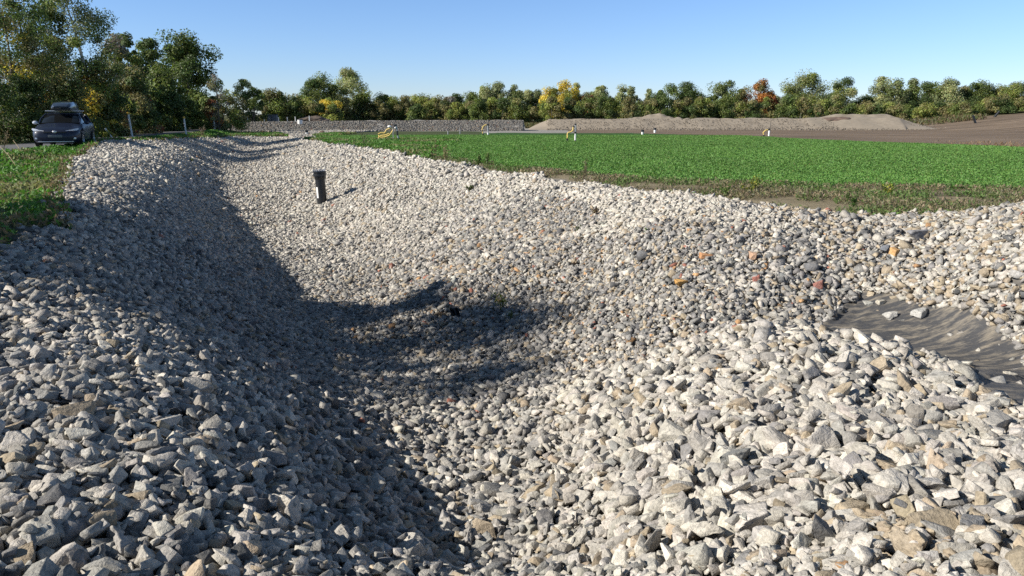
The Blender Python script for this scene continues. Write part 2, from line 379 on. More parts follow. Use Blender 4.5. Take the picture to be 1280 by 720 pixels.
# ------------------------------------------------------------------ stone shapes
def rock_variant(seed, cuts, bevel, detail):
    rs = random.Random(seed); bm = bmesh.new(); bmesh.ops.create_cube(bm, size=1.0)
    for _ in range(cuts):
        d = Vector((rs.gauss(0, 1), rs.gauss(0, 1), rs.gauss(0, 1))).normalized(); off = rs.choice((rs.uniform(.16, .30), rs.uniform(.28, .44), rs.uniform(.34, .48)))
        r = bmesh.ops.bisect_plane(bm, geom=bm.verts[:]+bm.edges[:]+bm.faces[:], plane_co=d*off, plane_no=d, clear_outer=True)
        es = [g for g in r['geom_cut'] if isinstance(g, bmesh.types.BMEdge)]
        if es: bmesh.ops.contextual_create(bm, geom=es)
    bmesh.ops.remove_doubles(bm, verts=bm.verts, dist=.045)
    if bevel:
        bmesh.ops.bevel(bm, geom=bm.edges[:], offset=bevel, segments=1, affect='EDGES', clamp_overlap=True)
    bmesh.ops.triangulate(bm, faces=bm.faces)
    if detail:
        for _ in range(detail):
            bmesh.ops.subdivide_edges(bm, edges=bm.edges[:], cuts=1, use_grid_fill=True)
            bmesh.ops.triangulate(bm, faces=bm.faces)
        off = Vector((seed*3.1, seed*1.7, 0)); bm.normal_update()
        for v in bm.verts:
            n1 = mnoise.noise(v.co*2.6+off); n2 = mnoise.noise(v.co*7+off); n3 = mnoise.noise(v.co*16+off)
            v.co += v.normal*(n1*.03 + n2*.03 + n3*.022)
    bm.verts.ensure_lookup_table(); V = np.array([v.co[:] for v in bm.verts]); F = np.array([[v.index for v in f.verts] for f in bm.faces]); bm.free()
    V -= (V.max(0)+V.min(0))/2; V /= (V.max(0)-V.min(0)).max()
    V /= np.array((V.max(0)-V.min(0)))                        # unit extents, sized per stone
    return V, F
LOD_MID = [rock_variant(100+i, 8, .022, 0) for i in range(22)]
LOD_LOW = [rock_variant(300+i, 6, 0, 0) for i in range(18)]
LOD_HI = [rock_variant(500+i, 8, .02, 2) for i in range(26)]

def frames(nrm, ang, tilt):
    n = nrm + tilt; n /= np.linalg.norm(n, axis=1, keepdims=True)
    h = np.stack([np.cos(ang), np.sin(ang), np.zeros_like(ang)], 1); a = h - n*(h*n).sum(1, keepdims=True); a /= np.linalg.norm(a, axis=1, keepdims=True)
    b = np.cross(n, a); return np.stack([a, b, n], 2)           # columns = local axes
def merge(variants, vid, pos, rot, dim, col):
    Vs, Fs, Cs, base = [], [], [], 0
    for k, (V, F) in enumerate(variants):
        idx = np.nonzero(vid == k)[0]
        if not len(idx): continue
        W = np.einsum('nij,nvj->nvi', rot[idx], V[None]*dim[idx][:, None, :]) + pos[idx][:, None, :]
        Vs.append(W.reshape(-1, 3)); nv = len(V)
        Fs.append((F[None] + (base + np.arange(len(idx))*nv)[:, None, None]).reshape(-1, 3)); base += nv*len(idx)
        Cs.append(np.repeat(col[idx], nv, 0))
    return np.concatenate(Vs), np.concatenate(Fs), np.concatenate(Cs)

PAL = np.array([(.46, .43, .38), (.355, .338, .31), (.245, .237, .225), (.125, .127, .128), (.37, .305, .22), (.44, .26, .13), (.33, .14, .10), (.52, .485, .42)])
PNAME = ['pale', 'light grey', 'mid grey', 'dark grey', 'beige', 'orange', 'red-brown', 'cream']
D_right = lambda x, y: dist_line(x, y, RIGHT_EDGE)
def palette_idx(x, y):
    n = len(x); dr = D_right(x, y); W = np.zeros((n, 8))
    W[:] = (.25, .35, .22, .06, .06, .003, .0015, .06)                         # default
    far = sstep(17, 25, y)[:, None]
    W = W*(1-far) + far*np.array((.38, .12, .07, .03, .06, .003, .002, .40))
    strip_w = np.where(y < 16, 2.2, 1.2) + (vnoise(x, y, .6, 8)-.5)*.8
    s = ((dr < strip_w) & (y > 9.2)).astype(float)[:, None]; W = W*(1-s) + s*np.array((.3, .07, .04, .02, .05, .003, .002, .55))
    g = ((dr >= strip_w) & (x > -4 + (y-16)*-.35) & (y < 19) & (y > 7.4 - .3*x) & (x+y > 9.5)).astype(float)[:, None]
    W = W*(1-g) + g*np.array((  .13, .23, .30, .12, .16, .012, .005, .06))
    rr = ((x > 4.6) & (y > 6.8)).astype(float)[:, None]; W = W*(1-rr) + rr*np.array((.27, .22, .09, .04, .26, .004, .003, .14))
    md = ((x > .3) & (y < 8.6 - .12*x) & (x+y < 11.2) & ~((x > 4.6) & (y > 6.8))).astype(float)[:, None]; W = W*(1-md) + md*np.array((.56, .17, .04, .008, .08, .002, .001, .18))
    ce = ((x > 1.6) & (y < 3.4)).astype(float)[:, None]; W = W*(1-ce) + ce*np.array((.25, .2, .08, .03, .36, .01, .004, .06))
    lf = ((x < -.35*y + 1.3) & (y < 16)).astype(float)[:, None]; W = W*(1-lf) + lf*np.array((.34, .34, .18, .06, .05, .0, .001, .03))
    W /= W.sum(1, keepdims=True); c = W.cumsum(1); return (rng.random(n)[:, None] > c).sum(1).clip(0, 7)
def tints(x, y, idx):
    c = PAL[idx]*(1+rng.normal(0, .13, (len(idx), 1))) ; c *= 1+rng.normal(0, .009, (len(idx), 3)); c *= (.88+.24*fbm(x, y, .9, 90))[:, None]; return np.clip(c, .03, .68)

# liner outline in plan
LINER = [P(u, v, z)[:2] for u, v, z in ((1018, 402, -.76), (1062, 374, -.72), (1110, 378, -.70), (1150, 386, -.66), (1200, 397, -.66), (1236, 420, -.70), (1275, 442, -.74), (1330, 500, -.7), (1330, 560, -.6), (1240, 520, -.6), (1160, 470, -.68), (1080, 430, -.7))]
def size_field(x, y):
    """typical stone diameter"""
    s = np.full(len(x), .056); dr = D_right(x, y)
    s = np.where((dr < 2.0) & (y > 9.2), .048, s)
    s = np.where((x > .6) & (y < 8.4) & (y > 3.0) & (x+y < 11.2), .079, s)
    s = np.where((x > 4.8) & (y > 7.2), .058, s)
    s = np.where(y < 3.4, .050, s)
    s = np.where((x > 1.6) & (y < 3.0), .046, s)
    s = np.where((x < -.35*y + 1.5) & (y < 7) & (y >= 3.4), .058, s)
    s = np.where((x < -.35*y - .2) & (y >= 7), .053, s)
    s = np.where(y > 20, .054, s)
    lc = np.interp(y, [p[1] for p in LC], [p[0] for p in LC]); zf = np.interp(y, [p[0] for p in ZF], [p[1] for p in ZF]); xf = lc-zf/.61
    s = np.where((y > 13) & (x > xf-.4) & (x < xf+2.6), .046, s)
    return s*(.82+.36*fbm(x, y, .7, 91))
# --- near ground: stones dropped one after another on a height grid
CX, X0, Y0, X1, Y1 = .015, -11., 1.0, 11.5, 15.5
nxg, nyg = int((X1-X0)/CX), int((Y1-Y0)/CX)
hx, hy = np.meshgrid(X0+(np.arange(nxg)+.5)*CX, Y0+(np.arange(nyg)+.5)*CX); BASE = height(hx, hy).reshape(nyg, nxg); Hm = BASE.copy()
OWN = np.full((nyg, nxg), -1, np.int32)
NTRY = 560000
cx = rng.uniform(X0, X1, NTRY); cy = Y0+(Y1-Y0)*rng.random(NTRY)**.8
ok = (np.abs(cx) < .80*cy + .9) & inside(cx+(vnoise(cx, cy, 1.6, 21)-.5)*.7, cy+(vnoise(cx, cy, 1.6, 22)-.5)*.7, STONE_POLY)
lnz = (vnoise(cx, cy, 4., 23)-.5)*.2; okl = ~inside(cx+lnz, cy-lnz, LINER) | (rng.random(len(cx)) < .005); ok &= okl
cx, cy = cx[ok], cy[ok]
typ = size_field(cx, cy); sz = typ*np.exp(rng.normal(0, .32, len(cx))); sz = np.clip(sz, .02, .165)
GRD = np.gradient(BASE, CX)
near_list = []
elong = rng.uniform(1.05, 2.0, len(cx)); flat = rng.uniform(.36, .85, len(cx)); angs = rng.uniform(0, 2*math.pi, len(cx))
area_done = np.zeros((nyg//13+1, nxg//13+1))
LAYERS = 2.1
for i in range(len(cx)):
    x, y, s = cx[i], cy[i], sz[i]
    ix, iy = int((x-X0)/CX), int((y-Y0)/CX); r = s*.5; k = max(1, int(r/CX+.5))
    if ix-k < 0 or iy-k < 0 or ix+k+1 > nxg or iy+k+1 > nyg: continue
    bx, by = ix//13, iy//13
    if area_done[by, bx] > LAYERS*.038: continue
    win = Hm[iy-k:iy+k+1, ix-k:ix+k+1]; rise = win.mean() - BASE[iy, ix]
    if rise > .16 + .3*typ[i]: continue
    # slide to the lower side
    g0 = (win[:, -1].mean()-win[:, 0].mean()); g1 = (win[-1].mean()-win[0].mean())
    c = s*flat[i]*.5; top = win.mean() + c*.68
    near_list.append((x, y, top-c*.15, s, elong[i], flat[i], angs[i], ix, iy, k, c, g0/(2*k*CX), g1/(2*k*CX)))
    yy_, xx_ = np.ogrid[-k:k+1, -k:k+1]; q = 1-((xx_*CX)**2+(yy_*CX)**2)/(r*r)
    cap = np.where(q > 0, top-c*.15 + c*np.sqrt(np.maximum(q, 0)), -9)
    up = cap > win; Hm[iy-k:iy+k+1, ix-k:ix+k+1] = np.where(up, cap, win)
    OWN[iy-k:iy+k+1, ix-k:ix+k+1][up] = len(near_list)-1
    area_done[by, bx] += math.pi*r*r
NL = np.array(near_list)
print('near stones', len(NL))
nX, nY, nZ, nS, nE, nF, nA = NL[:, 0], NL[:, 1], NL[:, 2], NL[:, 3], NL[:, 4], NL[:, 5], NL[:, 6]
g0 = GRD[1][NL[:, 8].astype(int), NL[:, 7].astype(int)]; g1 = GRD[0][NL[:, 8].astype(int), NL[:, 7].astype(int)]
gg0 = .6*g0+.4*np.clip(NL[:, 11], -1, 1); gg1 = .6*g1+.4*np.clip(NL[:, 12], -1, 1)
nrm = np.stack([-gg0, -gg1, np.ones(len(NL))], 1); nrm /= np.linalg.norm(nrm, axis=1, keepdims=True)
rot = frames(nrm, nA, rng.normal(0, .52, (len(NL), 3))*np.array((1, 1, .4)))
dim = np.stack([nS*np.sqrt(nE)*1.12, nS/np.sqrt(nE)*1.12, nS*nF*1.05], 1)
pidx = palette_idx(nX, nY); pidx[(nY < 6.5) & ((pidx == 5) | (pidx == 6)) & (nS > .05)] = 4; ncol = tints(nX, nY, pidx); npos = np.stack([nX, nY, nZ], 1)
# visible share of every stone
vis = np.bincount(OWN[OWN >= 0].ravel(), minlength=len(NL))*CX*CX/(math.pi*(nS/2)**2)
pu, pv = proj(nX, nY, nZ); inframe = (pu > 8) & (pu < 1272) & (pv > 300) & (pv < 712)
score = np.where(inframe & (vis > .55), nS*np.sqrt(nE)/np.hypot(nX, nY), 0)
hide = (nX > 2) & (nY > 7.2) & (nY < 9.0) & (nZ < -.6); score[hide] = 0; score[(pidx == 5) | (pidx == 6)] = 0
NROCK = 286
top_ids = np.argsort(-score)[:NROCK]; single = np.zeros(len(NL), bool); single[top_ids] = True
buried = vis < .02
rest = (~single) & (~buried); ids = np.nonzero(rest)[0]
near_ids = ids[np.hypot(nX[ids], nY[ids]) < 6.5]; mid_ids = ids[np.hypot(nX[ids], nY[ids]) >= 6.5]
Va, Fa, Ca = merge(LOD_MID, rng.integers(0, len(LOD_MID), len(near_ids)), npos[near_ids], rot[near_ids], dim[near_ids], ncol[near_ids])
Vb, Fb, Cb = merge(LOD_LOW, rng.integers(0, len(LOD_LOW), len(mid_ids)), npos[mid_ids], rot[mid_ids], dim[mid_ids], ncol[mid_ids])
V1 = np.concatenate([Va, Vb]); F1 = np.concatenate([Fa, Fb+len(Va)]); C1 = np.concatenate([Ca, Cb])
print('near kept', len(ids), 'tris', len(F1))
# --- farther ground
def scatter(n, xr, yr, poly, lo, hi, smul=1.):
    x = rng.uniform(*xr, n); y = rng.uniform(*yr, n); m = inside(x+(vnoise(x, y, 1.2, 31)-.5)*.8, y+(vnoise(x, y, 1.2, 32)-.5)*.8, poly) & (np.abs(x) < .80*y+1); x, y = x[m], y[m]
    s = np.clip(size_field(x, y)*smul*np.exp(rng.normal(0, .34, len(x))), .026, .18); z = height(x, y)
    e = .06; n0 = (height(x+e, y)-z)/e; n1 = (height(x, y+e)-z)/e
    nr = np.stack([-n0, -n1, np.ones(len(x))], 1); nr /= np.linalg.norm(nr, axis=1, keepdims=True)
    rt = frames(nr, rng.uniform(0, 6.28, len(x)), rng.normal(0, .5, (len(x), 3))*np.array((1, 1, .4)))
    el = rng.uniform(1.05, 2.1, len(x)); fl = rng.uniform(.38, .8, len(x))
    dm = np.stack([s*np.sqrt(el)*1.1, s/np.sqrt(el)*1.1, s*fl], 1)
    ps = np.stack([x, y, z + rng.uniform(lo, hi, len(x))*s + rng.uniform(0, .03, len(x))], 1)
    return ps, rt, dm, tints(x, y, palette_idx(x, y))
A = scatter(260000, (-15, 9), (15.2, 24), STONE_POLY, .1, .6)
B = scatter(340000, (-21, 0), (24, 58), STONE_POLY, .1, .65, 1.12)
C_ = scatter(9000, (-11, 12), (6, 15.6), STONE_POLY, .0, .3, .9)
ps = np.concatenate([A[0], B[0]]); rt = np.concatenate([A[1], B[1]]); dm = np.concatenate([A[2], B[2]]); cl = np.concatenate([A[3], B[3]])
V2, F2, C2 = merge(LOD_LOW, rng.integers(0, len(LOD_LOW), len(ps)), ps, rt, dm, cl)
print('far stones', len(ps), 'tris', len(F2))
gv = link('gravel', np_mesh('gravel', np.concatenate([V1, V2]), np.concatenate([F1, F2+len(V1)]), M_stone, np.concatenate([C1, C2])))
tag(gv, 'crushed limestone riprap covering the banks and floor of the dry basin', 'gravel', kind='stuff')

# --- riprap on the far bank
n = 15000; bx = rng.uniform(-29, 1.2, n); t = rng.random(n); byc = np.interp(bx, (-31, -27, -10, 1.2), (77, 80, 84, 85)); bh = np.interp(bx, (-31, -27, -10, 1.2), (0, .95, 1.05, 1.1))
by = byc-.8-2.5*(1-t); bz = bh*t
s = rng.uniform(.07, .17, n); fr = frames(np.tile((0, -.4, .9), (n, 1)), rng.uniform(0, 6.28, n), rng.normal(0, .4, (n, 3)))
pi_ = rng.choice(8, n, p=(.15, .3, .33, .09, .09, .01, .01, .02))
V3, F3, C3 = merge(LOD_LOW, rng.integers(0, len(LOD_LOW), n), np.stack([bx, by, bz], 1), fr, np.stack([s*1.3, s, s*.8], 1), PAL[pi_]*.52)
# apron between the end of the basin and that bank
n = 30000
ax = rng.uniform(-30, -13, n); ay = rng.uniform(55, 80, n); m = inside(ax, ay, AP); ax, ay = ax[m], ay[m]; n = len(ax); s = rng.uniform(.1, .22, n)
fr = frames(np.tile((0, 0, 1.), (n, 1)), rng.uniform(0, 6.28, n), rng.normal(0, .4, (n, 3)))
V4, F4, C4 = merge(LOD_LOW, rng.integers(0, len(LOD_LOW), n), np.stack([ax, ay, height(ax, ay)+s*.3], 1), fr, np.stack([s*1.3, s, s*.8], 1), PAL[rng.choice(8, n, p=(.25, .3, .2, .05, .09, .01, .01, .09))]*.9)
tag(link('riprap', np_mesh('riprap', np.concatenate([V3, V4]), np.concatenate([F3, F4+len(V3)]), M_stone, np.concatenate([C3, C4]))), 'grey riprap on the long low bank beyond the basin', 'riprap', kind='stuff')

n = 5200; bx = rng.uniform(4, 50, n); by = 93 - rng.uniform(1.5, 7.5, n); edge = rng.random(n) < .5; by[edge] = 86.8+rng.normal(0, .35, edge.sum()); tz = np.clip((by-87)/4.2, 0, 1)*1.2
s = rng.uniform(.04, .13, n)*np.where(edge, 1.5, .8); fr = frames(np.tile((0, -.3, 1.), (n, 1)), rng.uniform(0, 6.28, n), rng.normal(0, .4, (n, 3)))
V5, F5, C5 = merge(LOD_LOW, rng.integers(0, len(LOD_LOW), n), np.stack([bx, by, tz], 1), fr, np.stack([s*1.4, s, s*.7], 1), np.clip(np.array((.20, .165, .125))*rng.uniform(.6, 1.3, (n, 1))*.9+.02, .03, .5))
tag(link('clods', np_mesh('clods', V5, F5, M_stone, C5)), 'clods and small stones littering the earth banks beyond the field', 'clods', kind='stuff')

# --- single rocks: the largest ones of the foreground
def place_words(u, v, x, y):
    col = ('far left' if u < 110 else 'left' if u < 260 else 'left centre' if u < 420 else 'middle left' if u < 560 else 'middle' if u < 700 else
           'middle right' if u < 840 else 'right centre' if u < 980 else 'right' if u < 1130 else 'far right')
    row = ('at bottom edge' if v > 680 else 'near bottom' if v > 635 else 'lower part' if v > 580 else 'mid height' if v > 510 else 'upper part' if v > 440 else 'far part')
    lf = x < -.35*y + 1.5
    zone = 'shaded bank' if lf and v < 470 else 'left bank' if lf else 'bright mound' if x > .8 else 'central dip'
    return col, row, zone
used = {}
def add_rock(i_var, pos, rotm, d, tint, label, group='largest loose rocks in the foreground'):
    V, Fq = LOD_HI[i_var]; W = (rotm @ (V*d).T).T; zb = W[:, 2].min()
    me = np_mesh('rock', W - np.array((0, 0, zb)), Fq, M_stone, np.tile(tint, (len(W), 1)))
    o = link('rock', me, loc=(pos[0], pos[1], pos[2]+zb)); tag(o, label, 'rock', group); return o
for j, i in enumerate(top_ids):
    el = dim[i, 0]/dim[i, 1]; shp = 'long' if el > 1.5 else 'flat' if nF[i] < .5 else 'blocky' if el < 1.22 else 'angular'
    size = 'big' if nS[i] > .13 else 'mid-sized' if nS[i] > .105 else 'small'
    c, r_, z_ = place_words(pu[i], pv[i], nX[i], nY[i])
    lab = f'{size} {shp} {PNAME[pidx[i]]} rock, {r_}, {c}, {z_}'
    used.setdefault(lab, []).append((pu[i], i))
for lab, lst in used.items():
    lst.sort()
    for k, (_, i) in enumerate(lst):
        l2 = lab
        if len(lst) == 2: l2 = ('left of two: ', 'right of two: ')[k] + lab
        elif len(lst) == 3: l2 = ('left of three: ', 'middle of three: ', 'right of three: ')[k] + lab
        d_ = dim[i]*1.04
        add_rock(int(rng.integers(0, len(LOD_HI))), npos[i], rot[i], d_, ncol[i], l2)
# rocks picked out by hand: (u, v, z guess, diameter, flatness, long, tint, label)
def ground_at(u, v):
    a, y, dz = ray(u, v); t = np.linspace(1.5, 70, 4000)
    h = height(a*t, y*t); zz = CAM_H + dz*t; k = np.argmax(zz < h); return a*t[k], y*t[k], h[k]
for u, v, dmt, fl, el, tint, ang, lab in (
    (1021, 366, .17, .8, 1.2, (.33, .15, .12), .5, 'reddish brown square rock at the upper left tip of the black liner'),
    (1143, 304, .25, .7, 1.4, (.24, .24, .25), .1, 'large dark grey slab-like rock under the top right crest'),
    (1118, 325, .16, .8, 1.1, (.50, .30, .13), .4, 'orange rock just below the large dark grey slab'),
    (1104, 318, .21, .35, 2.0, (.20, .21, .23), .9, 'long dark grey rock leaning beside the orange rock'),
    (851, 362, .15, .7, 1.5, (.52, .30, .10), .2, 'bright orange rock alone on the grey band of the far bank'),
    (944, 357, .16, .6, 1.3, (.42, .17, .13), .8, 'pinkish red flat rock on the grey band of the far bank'),
    (883, 327, .17, .6, 1.5, (.48, .25, .12), .3, 'orange brown rock high on the grey band of the far bank'),
    (940, 327, .15, .7, 1.5, (.46, .30, .20), 1.3, 'salmon coloured rock in the grey band under the cream strip'),
    (1212, 677, .11, .6, 1.3, (.20, .20, .20), .9, 'dark mottled grey rock in the bottom right corner'),
    (1150, 397, .18, .5, 1.6, (.46, .45, .42), .6, 'pale grey oval rock lying alone in the middle of the black liner'),
    (1112, 402, .16, .55, 1.3, (.50, .48, .44), -.3, 'pale rock resting on the liner just above the mound crest'),
    (1101, 383, .10, .6, 1.4, (.50, .46, .38), .2, 'small cream rock near the top edge of the liner'),
    (1084, 385, .11, .5, 1.4, (.44, .43, .38), .1, 'small greenish grey rock near the top left of the liner'),
    (1262, 478, .10, .7, 1.2, (.52, .48, .40), .1, 'small cream rock on the liner at the right edge')):
    x, y, z = ground_at(u, v)
    nr_ = np.array([[0, -.15, 1.]]); fm = frames(nr_/np.linalg.norm(nr_), np.array([ang]), np.zeros((1, 3)))[0]
    on = inside(np.array([x]), np.array([y]), LINER)[0]
    zt = z + .03 if on else z + .05
    add_rock(int(rng.integers(0, len(LOD_HI))), (x, y, zt + dmt*fl*.42), fm, np.array((dmt*math.sqrt(el), dmt/math.sqrt(el), dmt*fl)), np.array(tint), lab, None)

# ------------------------------------------------------------------ liner
def liner():
    lx = [p[0] for p in LINER]; ly = [p[1] for p in LINER]
    ex = np.arange(min(lx)-.3, max(lx)+.3, .03); ey = np.arange(min(ly)-.4, max(ly)+.3, .03)
    GX, GY = np.meshgrid(ex, ey); x, y = GX.ravel(), GY.ravel(); z = height(x, y)+.035
    # folds: long parallel creases near the upper left and a doubled lap at lower right
    A0 = np.array(P(1030, 398, -.75)[:2]); B0 = np.array(P(1090, 362, -.72)[:2]); dv = (B0-A0)/np.linalg.norm(B0-A0); nv = np.array((-dv[1], dv[0]))
    q = (x-A0[0])*nv[0]+(y-A0[1])*nv[1]
    z += .02*np.exp(-(q/.03)**2) + .014*np.exp(-((q+.13)/.025)**2) + .012*np.exp(-((q+.3)/.04)**2)
    A1 = np.array(P(1180, 488, -.7)[:2]); B1 = np.array(P(1280, 466, -.74)[:2]); dv = (B1-A1)/np.linalg.norm(B1-A1); nv = np.array((-dv[1], dv[0])); q = (x-A1[0])*nv[0]+(y-A1[1])*nv[1]
    z += .035*(1-sstep(-.02, .03, q)) + .02*np.exp(-(q/.05)**2) - .045*(1-sstep(-.24, -.20, q))
    z += (fbm(x, y, 2.2, 40)-.5)*.06 + (fbm(x*.5, y*1.5, 9, 41)-.5)*.010
    nx, ny = len(ex), len(ey); I = np.arange(nx*ny).reshape(ny, nx); F = np.stack([I[:-1, :-1], I[:-1, 1:], I[1:, 1:], I[1:, :-1]], -1).reshape(-1, 4)
    cx_, cy_ = x[F].mean(1), y[F].mean(1); poly = np.array(LINER); c = poly.mean(0); big = [tuple(c+(p-c)*1.10) for p in poly]
    F = F[inside(cx_, cy_, big)]; usedv = np.unique(F); mp = np.full(nx*ny, -1); mp[usedv] = np.arange(len(usedv))
    m, t, b = new_mat('black_geomembrane'); g = N(t, 'ShaderNodeNewGeometry'); n1 = N(t, 'ShaderNodeTexNoise', Scale=5., Detail=7., Roughness=.65)
    mpn = N(t, 'ShaderNodeMapping'); mpn.inputs['Scale'].default_value = (.7, 2.4, 1); t.links.new(g.outputs['Position'], mpn.inputs[0]); t.links.new(mpn.outputs[0], n1.inputs['Vector'])
    rp = N(t, 'ShaderNodeValToRGB'); rp.color_ramp.elements[0].position = .46; rp.color_ramp.elements[0].color = (.06, .06, .062, 1); rp.color_ramp.elements[1].position = .72; rp.color_ramp.elements[1].color = (.29, .25, .19, 1)
    t.links.new(n1.outputs[0], rp.inputs[0]); t.links.new(rp.outputs[0], b.inputs['Base Color']); b.inputs['Roughness'].default_value = .62
    bp = N(t, 'ShaderNodeBump', Strength=.4, Distance=.02); n2 = N(t, 'ShaderNodeTexNoise', Scale=25., Detail=5.); t.links.new(g.outputs['Position'], n2.inputs['Vector']); t.links.new(n2.outputs[0], bp.inputs['Height']); t.links.new(bp.outputs[0], b.inputs['Normal'])
    o = link('plastic_liner', np_mesh('plastic_liner', np.stack([x, y, z], 1)[usedv], mp[F], m, smooth=True))
    tag(o, 'dusty black plastic liner exposed in the hollow behind the mound of rocks', 'liner')
liner()

# ------------------------------------------------------------------ leaves
def leaf_mesh(name, c, size, col, mat, up=None, asp=.5, nrm=None):
    """one diamond leaf per centre; up: preferred long axis or None"""
    n = len(c); a = rng.normal(0, 1, (n, 3))
    if up is not None: a = a*up[1] + np.array(up[0])
    a /= np.linalg.norm(a, axis=1, keepdims=True); b = rng.normal(0, 1, (n, 3)); b -= a*(a*b).sum(1, keepdims=True); b /= np.linalg.norm(b, axis=1, keepdims=True)
    if nrm is not None:
        nn_ = nrm + rng.normal(0, .55, (n, 3)); nn_ /= np.linalg.norm(nn_, axis=1, keepdims=True)
        a = a - nn_*(a*nn_).sum(1, keepdims=True); a /= np.linalg.norm(a, axis=1, keepdims=True); b = np.cross(nn_, a)
    L = (size*.5)[:, None]; Wd = L*asp
    V = np.stack([c-a*L, c+b*Wd+a*L*.1, c+a*L, c-b*Wd+a*L*.1], 1).reshape(-1, 3); F = np.arange(4*n).reshape(n, 4)
    return np_mesh(name, V, F, mat, np.repeat(col, 4, 0))
def stuff_leaves(name, x, y, hmax, size, col, label, cat, up=((0, 0, 1), .6), asp=.5, mat=None):
    z = height(x, y) + rng.random(len(x))*hmax
    o = link(name, leaf_mesh(name, np.stack([x, y, z], 1), size, col, mat or M_crop, up, asp)); tag(o, label, cat, kind='stuff'); return o
def jit(base, n, v=.22, h=.06):
    c = np.tile(np.array(base), (n, 1))*(1+rng.normal(0, v, (n, 1)))*(1+rng.normal(0, h, (n, 3))); return np.clip(c, .008, .7)
# crop
def sample(n, f, xr, yr, pw=1.):
    x = rng.uniform(*xr, n); y = yr[0]+(yr[1]-yr[0])*rng.random(n)**pw; m = f(x, y) & (np.abs(x) < .80*y+1.5); return x[m], y[m]
x, y = sample(2300000, in_crop, (-16, 42), (13, 62), 1.45)
n = len(x); print('crop', n); dark = fbm(x, y, .4, 50)
cc = jit((.125, .25, .055), n, .14); cc *= (.80+.34*dark)[:, None]*(.93+.14*fbm(x*.15, y, .6, 52))[:, None]; cc[rng.random(n) < .03] = (.15, .18, .05)
stuff_leaves('crop', x, y, .09, (.018+.0013*y+rng.random(n)*.016), cc, 'bright green low leafy crop covering the field', 'crop', ((0, 0, .35), 1.), .65)
# weedy margin between stones and crop
x, y = sample(800000, lambda a, b: crop_like(a, b) & (fbm(a, b, .9, 60) > .33), (-17, 30), (12, 50), 1.3)
n = len(x); pick = fbm(x, y, .7, 61)+rng.normal(0, .1, n)
cc = np.where((pick > .46)[:, None], jit((.105, .17, .045), n), jit((.23, .19, .115), n)); cc[rng.random(n) < .3] = (.14, .15, .065)
stuff_leaves('margin_grass', x, y, .12, .035+.002*y+rng.random(n)*.035, cc, 'mixed green and dry weeds along the edge of the field', 'weeds', ((0, 0, .8), .8), .3)
# left bank grass
x, y = sample(420000, lambda a, b: left_grass(a, b) & (dist_line(a, b, LEFT_EDGE) > .0) & ~((np.hypot((a+12.3)/.9, (b-18.3)/1.) < 1.0) & (rng.random(len(a)) < .85)), (-34, -3.4), (5, 70), 1.25)
n = len(x); pick = fbm(x, y, .6, 71)+rng.normal(0, .08, n); dl = dist_line(x, y, LEFT_EDGE)
cc = np.where((pick > .42)[:, None], jit((.10, .215, .04), n), jit((.19, .20, .08), n)); dr_ = (dl < .35) & (rng.random(n) < .5); cc[dr_] = (.20, .15, .08)
stuff_leaves('grass', x, y, .15, .06+.0022*y+rng.random(n)*.05, cc, 'green grass and clover on the left bank', 'grass', ((0, 0, .7), .9), .42)
# verge beyond the road, rough grass at the foot of the far trees
x = rng.uniform(-60, 60, 60000); y = rng.uniform(96, 112, 60000); n = len(x)
z = height(x, y)+rng.random(n)*.6
tag(link('rough_grass', leaf_mesh('rough_grass', np.stack([x, y, z], 1), .25+rng.random(n)*.3, np.where((rng.random(n) < .5)[:, None], jit((.10, .12, .04), n), jit((.17, .13, .07), n)), M_leaf, ((0, 0, 1), .6), .3)), 'dry rough grass below the far row of trees', 'grass', kind='stuff')
# dry tufts on the soil
x = np.concatenate([rng.normal(17, 3, 2500), rng.normal(24, 3, 2500)]); y = rng.normal(44, 1.2, 5000)+(x-17)*-.35; n = len(x)
m = ~inside(x, y, CROP_POLY); x, y = x[m], y[m]; n = len(x)
stuff_leaves('dry_grass', x, y, .25, .1+rng.random(n)*.12, jit((.24, .16, .09), n), 'reddish dry stalks along the edge of the bare soil', 'dry grass', ((0, 0, 1), .4), .2)

